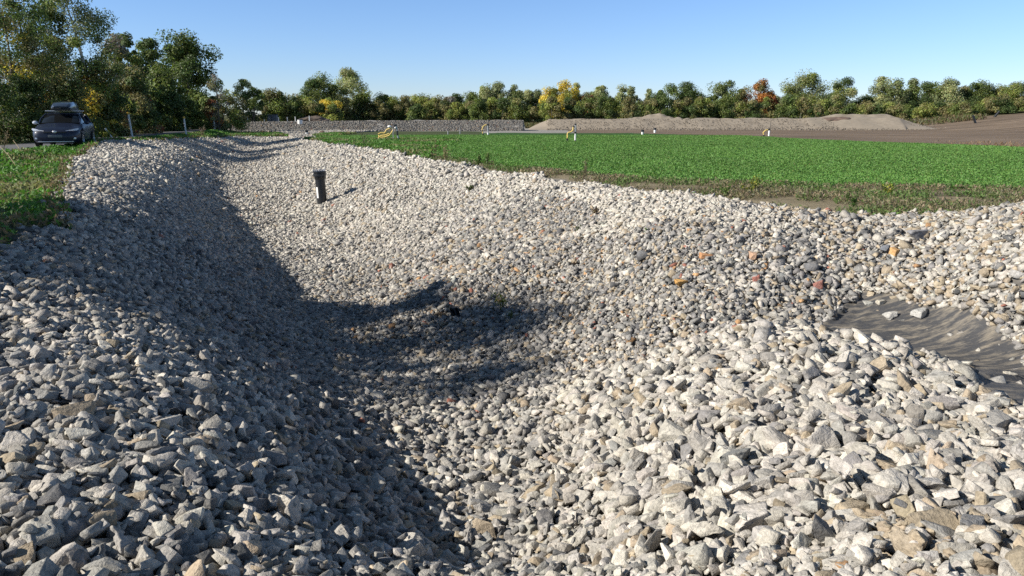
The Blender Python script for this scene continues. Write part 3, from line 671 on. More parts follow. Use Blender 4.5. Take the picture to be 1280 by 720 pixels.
# ------------------------------------------------------------------ trees
def blob(c, r, n):
    d = rng.normal(0, 1, (n, 3)); d /= np.linalg.norm(d, axis=1, keepdims=True)
    return c + d*(rng.random((n, 1))**.45)*r
GREEN, DGREEN, YGREEN, YEL, PALE, GREYG, ORA, REDB, OLIVE, BARE = ((.145, .185, .05), (.08, .118, .036), (.26, .29, .075), (.62, .48, .09), (.38, .40, .19), (.22, .25, .12), (.42, .20, .06), (.30, .11, .06), (.22, .205, .085), (.24, .215, .175))
def lush(p): return tuple(min(.6, c*1.2) for c in p)
def make_tree(x, y, h, wdt, pals, nleaf=3500, leaf=.16, kind='round', bark=None, label='', group=None, trunk_h=.12, clumps=34, name='tree', base=None, lean=0., asp=.6, gap=0., rcs=(.11, .21)):
    z0 = float(height([x], [y])[0]) if base is None else base
    root = empty(name, (x, y, z0-.1)); tag(root, label, 'tree' if 'tree' in name else 'bush', group)
    pts = []; k = 8; hh = h*(.93 if kind != 'bush' else .7); ph = rng.uniform(0, 6.28)
    for i in range(k+1):
        t = i/k; pts.append((lean*t*h + .03*h*math.sin(3*t+ph)*t, .03*h*math.cos(2.3*t+ph)*t, hh*t))
    r0 = .016*h+.03; mb = MB(); mb.tube(pts, [r0*(1-.88*(i/k)) for i in range(k+1)], 7)
    # crown clump centres
    cs = []; 
    for i in range(clumps):
        t = (i+.5)/clumps if kind != 'bush' else rng.random(); t = min(1, max(0, t+rng.normal(0, .06)))
        if kind == 'tall': prof = math.sin(math.pi*min(1, t*.95+.06))**.55*(1-.35*t)
        elif kind == 'bush': prof = math.sqrt(max(.05, 1-t**2))
        else: prof = math.sin(math.pi*(.12+.83*t))**.6
        a = rng.uniform(0, 6.28); rr = wdt*.46*prof*math.sqrt(rng.uniform(.05, 1.))*rng.uniform(.75, 1.08)
        zc = h*(trunk_h+(1-trunk_h)*t*.95)
        if rng.random() < .18: rr *= 1.22; zc = min(h*1.02, zc*1.06)
        sx = np.interp(zc/h, [p[2]/h for p in pts], [p[0] for p in pts]); sy = np.interp(zc/h, [p[2]/h for p in pts], [p[1] for p in pts])
        cs.append((sx+rr*math.cos(a), sy+rr*math.sin(a), zc))
    nb = 0
    for c in cs:
        if nb > 16: break
        if rng.random() < .75 and kind != 'bush':
            zb = max(h*.08, c[2]-math.hypot(c[0], c[1])*rng.uniform(.8, 1.5)-.1*h); t = zb/hh
            if t < .95:
                bx_ = np.interp(t, np.linspace(0, 1, k+1), [p[0] for p in pts]); by_ = np.interp(t, np.linspace(0, 1, k+1), [p[1] for p in pts])
                mid = ((bx_+c[0])/2, (by_+c[1])/2, (zb+c[2])/2-.02*h)
                rb = r0*(1-.8*t)*.45; mb.tube([(bx_, by_, zb), mid, c], [rb, rb*.7, rb*.25], 5); nb += 1
    mb.build('trunk', bark or M_bark, root)
    P_, C_l, N_ = [], [], []; per = max(8, nleaf//clumps)
    for c in cs:
        rc = wdt*rng.uniform(*rcs)*(.55 if rng.random() < .3 else 1.)*(1.25 if kind == 'bush' else 1); q = blob(np.array(c), rc*np.array((1, 1, .8)), int(per*rng.uniform(.6, 1.4)*(1-gap)))
        pc = pals[int(rng.integers(0, len(pals)))]; 
        if callable(pc): pc = pc(c[2]/h)
        o_ = (q-np.array(c))/rc + np.array((0, 0, .35)); N_.append(o_/np.maximum(np.linalg.norm(o_, axis=1, keepdims=True), 1e-3)); P_.append(q); C_l.append(jit(pc, len(q), .22, .07)*rng.uniform(.75, 1.25))
    q = np.concatenate(P_); cc = np.concatenate(C_l); q[:, 2] = np.maximum(q[:, 2], .05)
    me = leaf_mesh('crown', q, leaf*rng.uniform(.7, 1.3, len(q)), cc, M_leaf, None, asp, np.concatenate(N_))
    link('crown', me, root)
    return root
def tree_at(u, Y, vtop, wpx, pals, **kw):
    if u < 262: kw['leaf'] = kw.get('leaf', .13)/.0465/900; Y = max(36., 18.9/((640-u)/FPX-.17)) + (rng.uniform(.6, 2.5) if kw.get('kind') == 'bush' else rng.uniform(3, 7))*(1+max(0, u-120)/90)
    if u < 262: kw['leaf'] *= Y
    x, _, ztop = PY(u, vtop, Y); z0 = float(height([x], [Y])[0]); return make_tree(x, Y, ztop-z0, wpx*Y/FPX, pals, **kw)
# left group along the road
LG = 'trees behind the parked car'
tree_at(-2, 41, 6, 120, [YEL, OLIVE, OLIVE, GREEN, DGREEN], nleaf=26000, leaf=.11, clumps=70, label='tree with yellow-brown top at the left edge behind the car', group=LG, trunk_h=.05)
tree_at(18, 46, -22, 100, [OLIVE, DGREEN, GREEN, BARE], nleaf=20000, leaf=.12, clumps=60, label='tall dark tree behind the yellow-brown one at the left edge', group=LG)
tree_at(98, 42, -28, 96, [GREYG, GREEN, GREYG, DGREEN], nleaf=22000, leaf=.11, kind='round', bark=M_birch, clumps=60, label='tallest tree, pale bare trunk and silvery green leaves', group=LG, trunk_h=.16, gap=.15, lean=-.08)
tree_at(75, 45, 6, 70, [GREEN, DGREEN, GREYG], nleaf=14000, leaf=.12, bark=M_birch, clumps=44, label='leaning pale trunk tree just left of the tallest one', group=LG, lean=-.1, trunk_h=.2)
tree_at(136, 50, 40, 62, [OLIVE, BARE, GREEN, GREYG], nleaf=9000, leaf=.13, clumps=40, label='thin olive tree right of the tallest one', group=LG, gap=.3)
tree_at(158, 52, 46, 52, [YGREEN, YGREEN, GREEN, DGREEN], nleaf=11000, leaf=.13, clumps=40, label='yellow-green topped tree between olive and dark trees', group=LG)
tree_at(186, 56, 48, 60, [GREEN, DGREEN, GREEN], nleaf=13000, leaf=.13, clumps=46, label='dark green tree left of the rounded one', group=LG)
tree_at(228, 57, 44, 82, [DGREEN, GREEN, DGREEN, GREEN], nleaf=24000, leaf=.13, clumps=60, label='broad rounded dark green tree standing out against the sky', group=LG, trunk_h=.08)
tree_at(268, 66, 92, 36, [BARE, GREYG, OLIVE], nleaf=2600, leaf=.13, clumps=26, label='half bare greyish tree right of the rounded one', group=LG, gap=.4)
tree_at(300, 88, 97, 38, [PALE, PALE, YGREEN], nleaf=6000, leaf=.18, clumps=34, label='pale yellow-green tree behind the half bare one', group=LG)
tree_at(315, 84, 106, 32, [DGREEN, GREEN], nleaf=7000, leaf=.18, clumps=34, label='compact dark green tree at the bend of the road', group=LG)
tree_at(284, 74, 118, 50, [GREEN, OLIVE, YGREEN], nleaf=7000, leaf=.16, kind='bush', clumps=34, name='bush', label='olive bush below the half bare tree', group='bushes along the road')
BG = 'bushes along the road'
for u, Y, vt, wp, pl, lb in (
    (-20, 40, 80, 90, [DGREEN, GREEN], 'dark bush at the left edge behind the car'), (28, 42, 92, 80, [DGREEN, GREEN, DGREEN], 'dark bush directly left of the car roof'),
    (72, 44, 98, 60, [REDB, YEL, YEL, OLIVE], 'bush with red and yellow leaves above the car roof'), (108, 45, 100, 56, [YEL, YEL, ORA, YGREEN], 'yellow and orange bush right of the roof box'),
    (130, 46, 112, 50, [REDB, OLIVE, GREEN], 'reddish bush right of the parked car'), (150, 50, 120, 44, [YGREEN, OLIVE, GREEN], 'yellow-green bush by the first marker post'),
    (176, 54, 112, 42, [REDB, ORA, OLIVE, DGREEN], 'rust-red bush right of the first marker post'), (202, 56, 105, 48, [GREEN, DGREEN], 'green conical bush between the marker posts'),
    (228, 60, 108, 44, [GREEN, GREEN, YGREEN], 'bright green bush behind the second marker post'), (252, 64, 118, 36, [GREEN, DGREEN], 'dark bush right of the second marker post'),
    (266, 68, 126, 34, [ORA, REDB, OLIVE, GREEN], 'bush with rust-coloured patch near the bend'), (120, 52, 78, 60, [DGREEN, OLIVE, GREEN], 'tall dark bush filling the gap behind the car'),
    (60, 50, 60, 90, [DGREEN, GREEN, OLIVE], 'tall dark bush under the leaning pale trunk'), (165, 58, 86, 60, [DGREEN, OLIVE], 'tall dark bush under the yellow-green tree'),
    (205, 64, 84, 60, [DGREEN, GREEN], 'tall dark bush under the rounded tree'), (330, 95, 122, 26, [OLIVE, GREEN], 'small olive bush beside the grey cabinet')):
    tree_at(u, Y, vt, wp, pl, nleaf=13000, leaf=.12, kind='bush', clumps=36, name='bush', label=lb, group=BG, trunk_h=.02)
# trees on the left out of frame that shade the near part of the basin
for x, y, h, w_, lb in ((-14.0, 11.0, 6.5, 3.2, 'farthest'), (-14.0, 8.5, 7.4, 5.4, 'middle'), (-14.2, 5.4, 7.4, 4.6, 'nearest')):
    make_tree(x, y, h, w_, [GREEN, DGREEN], nleaf=12000, leaf=.17, kind='round', clumps=50, label=f'{lb} of the three roadside trees shading the basin', group='roadside trees left of the basin', trunk_h=.1, rcs=(.15, .26), gap=.4 if lb == 'nearest' else .1)
make_tree(-13.6, 4.6, 5.4, 4.2, [GREEN, DGREEN], nleaf=9000, leaf=.16, kind='bush', clumps=36, label='low bush beside the nearest roadside tree', group=None, name='bush')
# far row
FARG = 'far row of trees behind the field'
FT = [(346, 96, 115, 34, [GREEN, OLIVE], 'round', 'round green tree at the left end of the far row'), (372, 100, 122, 30, [OLIVE, GREEN], 'round', 'low olive tree beside the left end of the far row'),
 (398, 104, 96, 42, [GREEN, DGREEN], 'round', 'dark green spreading tree left of the tall pale yellow one'), (430, 108, 87, 46, [PALE, PALE, PALE, YGREEN], 'round', 'tall pale yellow tree, highest at the left of the far row'),
 (412, 100, 124, 30, [YGREEN, OLIVE, YEL], 'round', 'small yellowish tree below the tall pale yellow one'), (452, 110, 120, 30, [DGREEN, GREEN], 'round', 'dark tree right of the tall pale yellow one'),
 (478, 110, 121, 26, [GREEN, YGREEN], 'round', 'fresh green pointed tree above the near gas well'), (503, 112, 127, 30, [GREEN, GREYG], 'round', 'low green tree right of the pointed one'),
 (520, 114, 122, 26, [OLIVE, YGREEN], 'round', 'olive tree in the low stretch of the far row'), (542, 114, 122, 28, [YGREEN, OLIVE], 'round', 'yellowish green tree in the low stretch'),
 (562, 116, 124, 24, [BARE, OLIVE], 'round', 'thin half bare tree in the low stretch'), (590, 116, 118, 26, [GREEN, OLIVE, YGREEN], 'round', 'green tree left of the grey-green pair'),
 (606, 118, 107, 26, [GREYG, PALE], 'tall', 'left of the grey-green pair of tall trees'), (624, 118, 104, 24, [GREYG, GREYG, PALE], 'tall', 'right of the grey-green pair of tall trees'),
 (642, 118, 110, 24, [GREYG, GREEN], 'tall', 'grey-green tree next to the tall pair'), (659, 120, 111, 18, [PALE, GREYG], 'tall', 'slim pale tree left of the dark slim one'),
 (672, 120, 114, 18, [DGREEN, GREYG], 'tall', 'slim dark tree left of the yellow group'), (688, 116, 110, 22, [YEL, YGREEN], 'round', 'yellow tree at the left of the yellow group'),
 (705, 116, 106, 28, [YEL, YEL, YGREEN], 'round', 'brightest yellow tree in the middle of the far row'), (720, 118, 107, 18, [YEL, PALE], 'tall', 'slim yellow tree at the right of the yellow group'),
 (736, 116, 118, 24, [REDB, OLIVE, GREYG], 'round', 'brownish low tree right of the yellow group'), (752, 118, 106, 26, [GREYG, PALE, YGREEN], 'tall', 'grey-green tall tree right of the yellow group'),
 (776, 118, 109, 22, [GREYG, PALE], 'tall', 'left of two slim grey-green trees'), (790, 120, 110, 16, [GREYG, PALE], 'tall', 'right of two slim grey-green trees'),
 (812, 120, 111, 12, [PALE, GREYG], 'tall', 'very slim pale tree left of the dark group'), (836, 118, 108, 30, [DGREEN, DGREEN, GREEN], 'round', 'very dark tree at the left of the dark group'),
 (860, 118, 106, 34, [DGREEN, GREEN], 'round', 'broad very dark tree at the right of the dark group'), (884, 120, 122, 26, [GREEN, DGREEN], 'round', 'low dark tree right of the dark group'),
 (906, 116, 104, 36, [GREEN, GREYG, GREEN], 'round', 'mid green full tree left of the orange one'), (930, 118, 112, 22, [OLIVE, GREEN], 'round', 'olive tree touching the orange one'),
 (950, 118, 104, 28, [ORA, ORA, OLIVE], 'round', 'orange-brown tree in the right half of the far row'), (964, 118, 114, 20, [REDB, ORA], 'round', 'dark red-brown tree right of the orange one'),
 (1006, 112, 94, 44, [GREYG, YGREEN, GREYG, GREEN], 'round', 'tallest tree on the right, bare trunk visible below its crown'), (984, 118, 124, 26, [OLIVE, GREYG], 'round', 'low olive tree left of the tallest tree on the right'),
 (1034, 120, 122, 26, [DGREEN, DGREEN], 'round', 'low very dark tree right of the tallest one'), (1054, 118, 100, 32, [PALE, PALE, DGREEN, YGREEN], 'round', 'pale yellow-green tree right of the tallest one'),
 (1080, 120, 122, 26, [GREEN, DGREEN], 'round', 'low green tree before the dense right end'), (1104, 118, 98, 26, [PALE, GREYG], 'tall', 'pale tall tree starting the dense right end'),
 (1122, 116, 101, 26, [GREEN, GREYG], 'tall', 'green tall tree second in the dense right end'), (1141, 118, 102, 22, [GREYG, GREEN], 'tall', 'grey-green tall tree third in the dense right end'),
 (1162, 116, 104, 28, [GREEN, DGREEN], 'round', 'dark round tree in the dense right end'), (1187, 114, 100, 30, [PALE, GREYG, GREYG], 'tall', 'pale tree with white trunks in the dense right end'),
 (1208, 116, 112, 24, [GREEN, OLIVE], 'round', 'low green tree right of the white trunks'), (1226, 114, 104, 28, [DGREEN, GREEN], 'round', 'dark peaked tree near the right edge'),
 (1250, 114, 110, 26, [GREEN, OLIVE, GREYG], 'round', 'olive green tree near the right edge'), (1272, 112, 106, 32, [GREYG, YGREEN, GREEN], 'round', 'yellowish tree at the right edge'), (1306, 112, 104, 36, [GREEN, GREYG], 'round', 'green tree just past the right edge')]
for u, Y, vt, wp, pl, kd, lb in FT:
    th = .28 if 'bare trunk' in lb else float(rng.uniform(.03, .2))
    tree_at(u, Y, vt-1, wp*1.3, pl, nleaf=int(13000*(wp/26)), leaf=.2, kind=kd, clumps=36, label=lb, group=FARG, trunk_h=th, bark=M_birch if ('white' in lb or 'bare' in lb) else None, gap=.1, rcs=(.15, .27))
for k, f in enumerate(FT[::2]):
    if f[0] > 1295: continue
    tree_at(f[0]+rng.uniform(6, 14), 126+rng.uniform(-2, 3), rng.uniform(113, 123), rng.uniform(26, 40), [[GREEN, OLIVE, GREYG], [DGREEN, GREEN], [GREYG, YGREEN, GREEN], [OLIVE, PALE, GREEN]][k % 4], nleaf=9000, leaf=.23, clumps=34,
            label='background tree behind ' + ' '.join(f[6].split(',')[0].split()[:11]), group='trees behind the far row', rcs=(.14, .26))
k = 0
for u in np.arange(352, 1300, 15.5):
    pl = [[GREEN, OLIVE], [DGREEN, GREEN], [OLIVE, YGREEN], [DGREEN, OLIVE], [YGREEN, GREEN, OLIVE]][k % 5]; k += 1
    vt = 126 + rng.uniform(-6, 6); near = min(FT, key=lambda f: abs(f[0]-u))
    tree_at(u+rng.uniform(-3, 3), 106+rng.uniform(-2, 3) if u > 420 else 96, vt, 32, pl, nleaf=6500, leaf=.2, kind='bush', clumps=24, name='bush',
            label='low bush below ' + ' '.join(near[6].split(',')[0].split()[:10]), group='understorey bushes of the far row', trunk_h=.02)

# ------------------------------------------------------------------ weeds, one by one
M_stem = plain('weed_stem', (.12, .12, .05), .8)
def weed(u, v, h, pals, label, spread=.35, n=90, leaf=.06, group=None, name='weed', base=.04):
    x, y, z = ground_at(u, v); root = empty(name, (x, y, z+base)); tag(root, label, 'weed', group); mb = MB(); P_ = []
    for k in range(int(rng.integers(3, 6))):
        a = rng.uniform(0, 6.28); l = h*rng.uniform(.6, 1); tip = (spread*h*math.cos(a)*rng.uniform(.2, 1), spread*h*math.sin(a)*rng.uniform(.2, 1), l)
        mb.tube([(0, 0, -.05), (tip[0]*.35, tip[1]*.35, l*.5), tip], [.008, .006, .003], 4)
        t = rng.random(n//4)**.7; P_.append(np.outer(t, tip) + rng.normal(0, .045*h+.012, (len(t), 3)))
    mb.build('stem', M_stem, root); q = np.concatenate(P_); q[:, 2] = np.maximum(q[:, 2], 0)
    cc = np.concatenate([jit(pals[int(rng.integers(0, len(pals)))], 1, .25) for _ in range(len(q))]); link('leaves', leaf_mesh('leaves', q, leaf*rng.uniform(.6, 1.3, len(q)), cc, M_leaf, ((0, 0, .4), 1), .45), root)
DRY, WG = (.24, .19, .10), (.08, .13, .03)
weed(455, 183, .75, [(.05, .06, .03), (.12, .11, .06)], 'tall dark seeded weed at the left part of the field edge', leaf=.09)
weed(546, 199, .75, [WG, DRY, (.05, .08, .02)], 'tall green and straw weed at the field edge', leaf=.08)
weed(556, 200, .5, [DRY, DRY, WG], 'dry straw weed right beside the tall green one', .6, 160, .08)
weed(597, 207, .35, [WG], 'left of the two leafy weeds hanging over the stones', leaf=.09); weed(608, 207, .4, [WG, (.1, .16, .04)], 'right of the two leafy weeds hanging over the stones', leaf=.09)
weed(730, 223, .45, [DRY, (.13, .12, .07)], 'grey-brown dead weed at the edge of the crop', .7, 200, .05)
weed(628, 392, .34, [(.16, .17, .04), (.10, .14, .03)], 'yellow-green weed growing in the shaded gravel floor', .4, 120, .06)
weed(640, 402, .16, [(.10, .13, .04)], 'small weed at the foot of the yellow-green one', .8, 60, .04)
weed(587, 240, .16, [(.10, .12, .05)], 'flat green weed on the upper far slope', 1.2, 120, .07)
weed(745, 272, .18, [(.12, .07, .05), DRY], 'reddish dry weed under the crest of the far slope', .8, 120, .05)
weed(808, 295, .1, [(.08, .15, .03)], 'tiny green sprout among the grey stones', .8, 50, .05)
weed(722, 292, .15, [(.10, .12, .05)], 'small green weed left of the sprout', .6, 50, .05)
for u, v, lb in ((935, 243, 'left patch of yellow-flowered weed in the margin'), (942, 240, 'brighter yellow-flowered weed in the margin'), (1110, 247, 'right patch of yellow-flowered weed in the margin')):
    weed(u, v, .3, [(.35, .33, .05), WG, (.2, .25, .05)], lb, .8, 200, .06, 'yellow-flowered weeds')
weed(1068, 262, .26, [WG, (.05, .10, .02)], 'dark green weed at the foot of the margin, above the cream stones', .8, 180, .06)
weed(905, 247, .26, [WG, (.1, .17, .03)], 'fresh green weed right above the cream stones', .8, 180, .06)
weed(80, 226, .5, [DRY, (.17, .17, .06)], 'thin straw stalk in the left grass', .15, 60, .05)
weed(70, 247, .35, [DRY, WG], 'dry weed at the corner of the left grass', .4, 120, .05)
weed(5, 188, .9, [DRY, (.14, .10, .06)], 'tall brown stalks at the left edge in front of the bushes', .5, 140, .06)
weed(252, 172, .9, [(.15, .11, .08), (.2, .15, .1)], 'brown dead shrub by the second marker post', .5, 160, .08)
weed(240, 204, .18, [(.13, .15, .05)], 'small weed growing high on the left slope', .8, 50, .06)
# long dry stalks lying on the left grass
M_straw = plain('straw', (.27, .21, .12), .8)
for (u0, v0, u1, v1, lb) in ((-6, 196, 22, 212, 'longer dry stalk lying across the left grass'), (10, 186, 32, 202, 'shorter dry stalk lying behind the long one')):
    a, b_ = ground_at(u0+8, v0), ground_at(u1, v1); mb = MB(); mb.tube([(a[0], a[1], a[2]+.35), ((a[0]+b_[0])/2, (a[1]+b_[1])/2, (a[2]+b_[2])/2+.28), (b_[0], b_[1], b_[2]+.05)], .009, 5)
    tag(mb.build('dry_stalk', M_straw), lb, 'stalk')

# ------------------------------------------------------------------ vent pipe in the basin
M_pipe = plain('black_polyethylene', (.017, .019, .022), .4, spec=.5, var=.3, scale=8); M_white = plain('white_plastic', (.75, .75, .73), .45, var=.05)
M_bolt = plain('zinc_bolt', (.5, .5, .52), .35, metal=.8)
x, y, z = ground_at(403, 256); pr = empty('vent_pipe', (x, y, z)); tag(pr, 'black capped plastic pipe standing up out of the basin floor', 'pipe')
sc_ = y/29.; r_ = .185*sc_; hgt = 1.33*sc_; pr.rotation_euler = (0, R(-2), 0)
MB().cyl((0, 0, -.3), (0, 0, hgt-.20), r_, n=28).build('pipe_body', M_pipe, pr)
mb = MB(); mb.cyl((0, 0, hgt-.34), (0, 0, hgt-.24), r_, r_*1.22, n=28); mb.cyl((0, 0, hgt-.22), (0, 0, hgt-.10), r_*1.32, n=28, bev=.015); o = mb.build('flange', M_pipe, pr)
mb = MB()
for k in range(14):
    a = 2*math.pi*k/14; mb.cyl((r_*1.22*math.cos(a), r_*1.22*math.sin(a), hgt-.02), (r_*1.22*math.cos(a), r_*1.22*math.sin(a), hgt+.035), .018, n=6)
bo = mb.build('bolts', M_bolt, pr)
MB().cyl((0, 0, hgt-.09), (0, 0, hgt-.02), r_*1.36, n=28, bev=.02).build('blind_cap', M_pipe, pr)
mb = MB(); lab = []      # curved white stripe
for k in range(5):
    a = R(-146 + k*8); lab.append(((r_+.004)*math.cos(a), (r_+.004)*math.sin(a)))
for (a0, b0), (a1, b1) in zip(lab, lab[1:]): mb.poly([(a0, b0, .28*sc_), (a1, b1, .28*sc_), (a1, b1, .70*sc_), (a0, b0, .70*sc_)])
mb.build('label_strip', M_white, pr)
# small black cup and scrap
x, y, z = ground_at(571, 402)
mb = MB(); rs = random.Random(3)
for k in range(7):
    a = rs.uniform(0, 6.28); c0 = Vector((rs.uniform(-.08, .08), rs.uniform(-.06, .06), .02)); t_ = c0+Vector((math.cos(a)*.11, math.sin(a)*.08, rs.uniform(.08, .3)))
    s_ = Vector((-math.sin(a), math.cos(a), 0))*.08; mb.poly([c0-s_, c0+s_, t_+s_*.5+Vector((0, 0, .03)), t_-s_*.4]); mb.poly([c0-s_+Vector((.02, .02, 0)), t_, c0+s_])
o = mb.build('plastic_scrap', M_pipe, loc=(x, y, z+.06)); o.scale = (.75, .75, .75); tag(o, 'crumpled black plastic scrap sticking out of the shaded gravel floor', 'scrap')

# ------------------------------------------------------------------ gas wells in the field
M_yel = plain('yellow_hose', (.66, .48, .14), .5, var=.1); M_lgrey = plain('grey_plastic', (.33, .35, .37), .45, var=.1)
def well(u, v, kind, label):
    Y = P(u, v, 0)[1]; x = PY(u, v, Y)[0]; z = float(height([x], [Y])[0]); root = empty('gas_well', (x, Y, z)); root.scale = (1.08,)*3; tag(root, label, 'gas well', 'gas wells in the field')
    if kind == 'post':      # tall two-tone post, hose down to a capped stub on the left
        MB().cyl((0, 0, -.1), (0, 0, .12), .065, n=14).build('foot', M_pipe, root)
        MB().cyl((0, 0, .1), (0, 0, .50), .05, n=14).build('white_casing', M_white, root)
        MB().cyl((0, 0, .50), (0, 0, .60), .062, n=14, bev=.008).build('coupling', M_pipe, root)
        MB().cyl((0, 0, .60), (0, 0, 1.0), .048, n=14).build('upper_pipe', M_lgrey, root)
        mb = MB(); mb.cyl((0, 0, .98), (0, 0, 1.07), .06, n=12); mb.box(-.16, 0, -.03, .03, .84, .94, .01); mb.build('valve', M_pipe, root)
        MB().tube([(-.13, -.03, .88), (-.15, -.03, .74), (-.2, -.05, .63), (-.3, -.06, .58), (-.42, -.06, .56), (-.46, -.06, .50), (-.465, -.06, .38), (-.465, -.06, .2)], .038, 8).build('hose', M_yel, root)
        MB().cyl((-.465, -.06, -.1), (-.465, -.06, .22), .055, n=12).build('stub', M_pipe, root)
    elif kind == 'loop':    # leaning post, coil of hose and two stubs
        MB().cyl((.07, 0, -.1), (.05, 0, .16), .06, n=12).build('foot', M_pipe, root)
        MB().cyl((.05, 0, .14), (0, 0, .36), .05, n=12).build('lower_pipe', M_lgrey, root); MB().cyl((.01, 0, .34), (.0, 0, .6), .055, n=12).build('coupling', M_pipe, root)
        MB().cyl((0, 0, .58), (-.06, 0, .92), .045, n=12).build('upper_pipe', M_lgrey, root)
        mb = MB(); mb.cyl((-.06, 0, .9), (-.06, 0, 1.18), .018, n=8); mb.box(-.2, .0, -.05, .05, .88, 1.0, .02); mb.ball((-.17, 0, .86), .07); mb.build('valve', M_pipe, root)
        mb = MB(); mb.ball((-.46, -.02, .86), .10, 1.3, 1, .8); mb.ball((-.1, -.05, .79), .06); mb.build('white_cap', M_white, root)
        MB().cyl((-.24, -.08, -.1), (-.24, -.08, .78), .02, n=8).build('thin_pipe', M_lgrey, root)
        MB().cyl((-.24, -.08, -.1), (-.24, -.08, .14), .055, n=12).build('stub', M_pipe, root)
        MB().tube([(-.22, 0, .74), (-.35, -.04, .5), (-.5, -.06, .33), (-.75, -.06, .24), (-1.0, -.04, .22), (-1.14, -.02, .3), (-1.16, 0, .42), (-1.0, .02, .5), (-.8, .04, .47), (-.72, .05, .58), (-.66, .04, .68), (-.5, 0, .73), (-.34, 0, .79)], .038, 8).build('hose', M_yel, root)
        MB().tube([(-1.15, -.05, .18), (-1.1, -.03, .27), (-.95, -.03, .33), (-.7, -.04, .36), (-.5, -.04, .45)], .038, 8).build('hose', M_yel, root)
        MB().cyl((-1.2, -.05, -.1), (-1.14, -.05, .18), .055, n=12).build('stub', M_pipe, root); MB().cyl((-.78, -.06, -.1), (-.78, -.06, .12), .055, n=12).build('stub', M_pipe, root)
    else:                   # short white post with curved hose
        h = .62 if kind == 'short' else .9
        MB().cyl((0, 0, -.1), (0, 0, .12), .07, n=12).build('foot', M_pipe, root); MB().cyl((0, 0, .1), (0, 0, .26 if kind != 'short' else .52), .065, n=12).build('white_casing', M_white, root)
        if kind != 'short': MB().cyl((0, 0, .24), (-.02, 0, .78), .045, n=10).build('upper_pipe', M_lgrey, root)
        mb = MB(); mb.cyl((0, 0, h-.12), (0, 0, h), .07, n=10); mb.box(-.1, .04, -.04, .04, h-.1, h-.02, .01)
        if kind == 'short': mb.cyl((.05, 0, h-.1), (.07, 0, h+.62), .014, n=6)
        mb.build('valve', M_pipe, root)
        MB().tube([(-.1, 0, h-.08), (-.25, 0, h-.1), (-.38, 0, h-.22), (-.44, 0, h*.5), (-.4, 0, .32), (-.38, 0, .2)], .038, 8).build('hose', M_yel, root)
        MB().cyl((-.37, 0, -.1), (-.37, 0, .2), .06, n=10).build('stub', M_pipe, root)
well(719, 178, 'post', 'gas well with tall white and grey post and stepped yellow hose, mid field')
well(497, 176.5, 'loop', 'gas well with a drooping loop of yellow hose, leftmost in the crop')
well(610, 170.5, 'grey', 'small gas well with yellow hose at the far edge of the crop')
well(961, 172, 'short', 'gas well with short white post and bent hose, rightmost')
# small markers and pipe ends
def stub(u, v, h, r, mat, label, name='pipe_stub', lean=(0, 0), top=None, Y=None):
    q = PY(u, v, Y) if Y else P(u, v, 0); x, Yy = q[0], q[1]; z = q[2] if Y else float(height([x], [Yy])[0]); root = empty(name, (x, Yy, z)); tag(root, label, 'pipe' if 'pipe' in name else name.split('_')[-1])
    mb = MB(); mb.cyl((0, 0, -.15), (lean[0]*h, lean[1]*h, h), r, n=12); mb.build('pipe_body' if 'pipe' in name else 'shaft', mat, root)
    if top: MB().cyl((lean[0]*h, lean[1]*h, h-.02), (lean[0]*h*1.1, lean[1]*h*1.1, h+.16), r*1.35, n=12, bev=.01).build('cap', top, root)
stub(383.5, 169.5, .30, .10, M_white, 'white pipe stub with black cap left of the crop corner', top=M_pipe)
stub(393, 164, .35, .10, M_pipe, 'short black pipe stub behind the white one'); stub(407, 164, .3, .12, M_pipe, 'short black pipe stub beside the brown heap')
stub(803, 168, .25, .10, M_white, 'short white pipe stub with black cap, left of two at the soil edge', top=M_pipe); stub(818.5, 166, .3, .11, M_white, 'short white pipe stub with thin rod, right of two at the soil edge', top=M_pipe)
stub(825, 157, .25, .12, M_white, 'tiny white stub on bare soil under the spoil heap'); stub(1083, 161.5, .25, .12, M_white, 'lone small stub on the bare soil below the right spoil heap', top=M_pipe)
stub(1219, 161.5, .9, .13, M_pipe, 'left of two leaning black pipes on the bare soil', lean=(-.55, 0)); stub(1241, 160, .6, .14, M_pipe, 'right of two leaning black pipes on the bare soil', lean=(.9, 0))
stub(676, 161, .3, .15, M_white, 'left of two tiny white stubs at the foot of the earth bank'); stub(699, 160, .3, .15, M_white, 'right of two tiny white stubs at the foot of the earth bank')
stub(711, 160, .4, .2, M_pipe, 'tiny dark stub at the foot of the earth bank')
stub(560, 168.3, .3, .04, M_lgrey, 'thin grey peg left of the pale track'); stub(575, 167.8, .5, .03, M_lgrey, 'thin grey peg beside the pale track')
stub(375, 153, .25, .25, M_white, 'round white drum in front of the dark heap', name='white_drum', Y=77)
# brown clod and dark heap
M_brown = plain('brown_clay', (.13, .09, .07), .95, var=.3)
def lump(name, u, v, sx, sy, sz, mat, label, cat, Y=None):
    q = PY(u, v, Y) if Y else P(u, v, 0); bm = bmesh.new(); bmesh.ops.create_icosphere(bm, subdivisions=4, radius=1)
    for vv in bm.verts:
        n_ = mnoise.noise(vv.co*1.7+Vector((u, 0, 0)))*.3 + mnoise.noise(vv.co*5)*.12; vv.co *= 1+n_; vv.co.z = max(vv.co.z, -.2); vv.co = Vector((vv.co.x*sx, vv.co.y*sy, vv.co.z*sz))
    me = bpy.data.meshes.new(name); bm.to_mesh(me); bm.free(); me.materials.append(mat); o = link(name, me, loc=(q[0], q[1], q[2])); tag(o, label, cat)
lump('clay_clod', 403, 168, .28, .25, .35, M_brown, 'brown clay heap at the corner of the crop', 'heap')
lump('soil_heap', 392, 151.5, 1.9, 1.5, .55, M_soil, 'long dark soil heap on the bank at the left end of the far row', 'heap', Y=86)
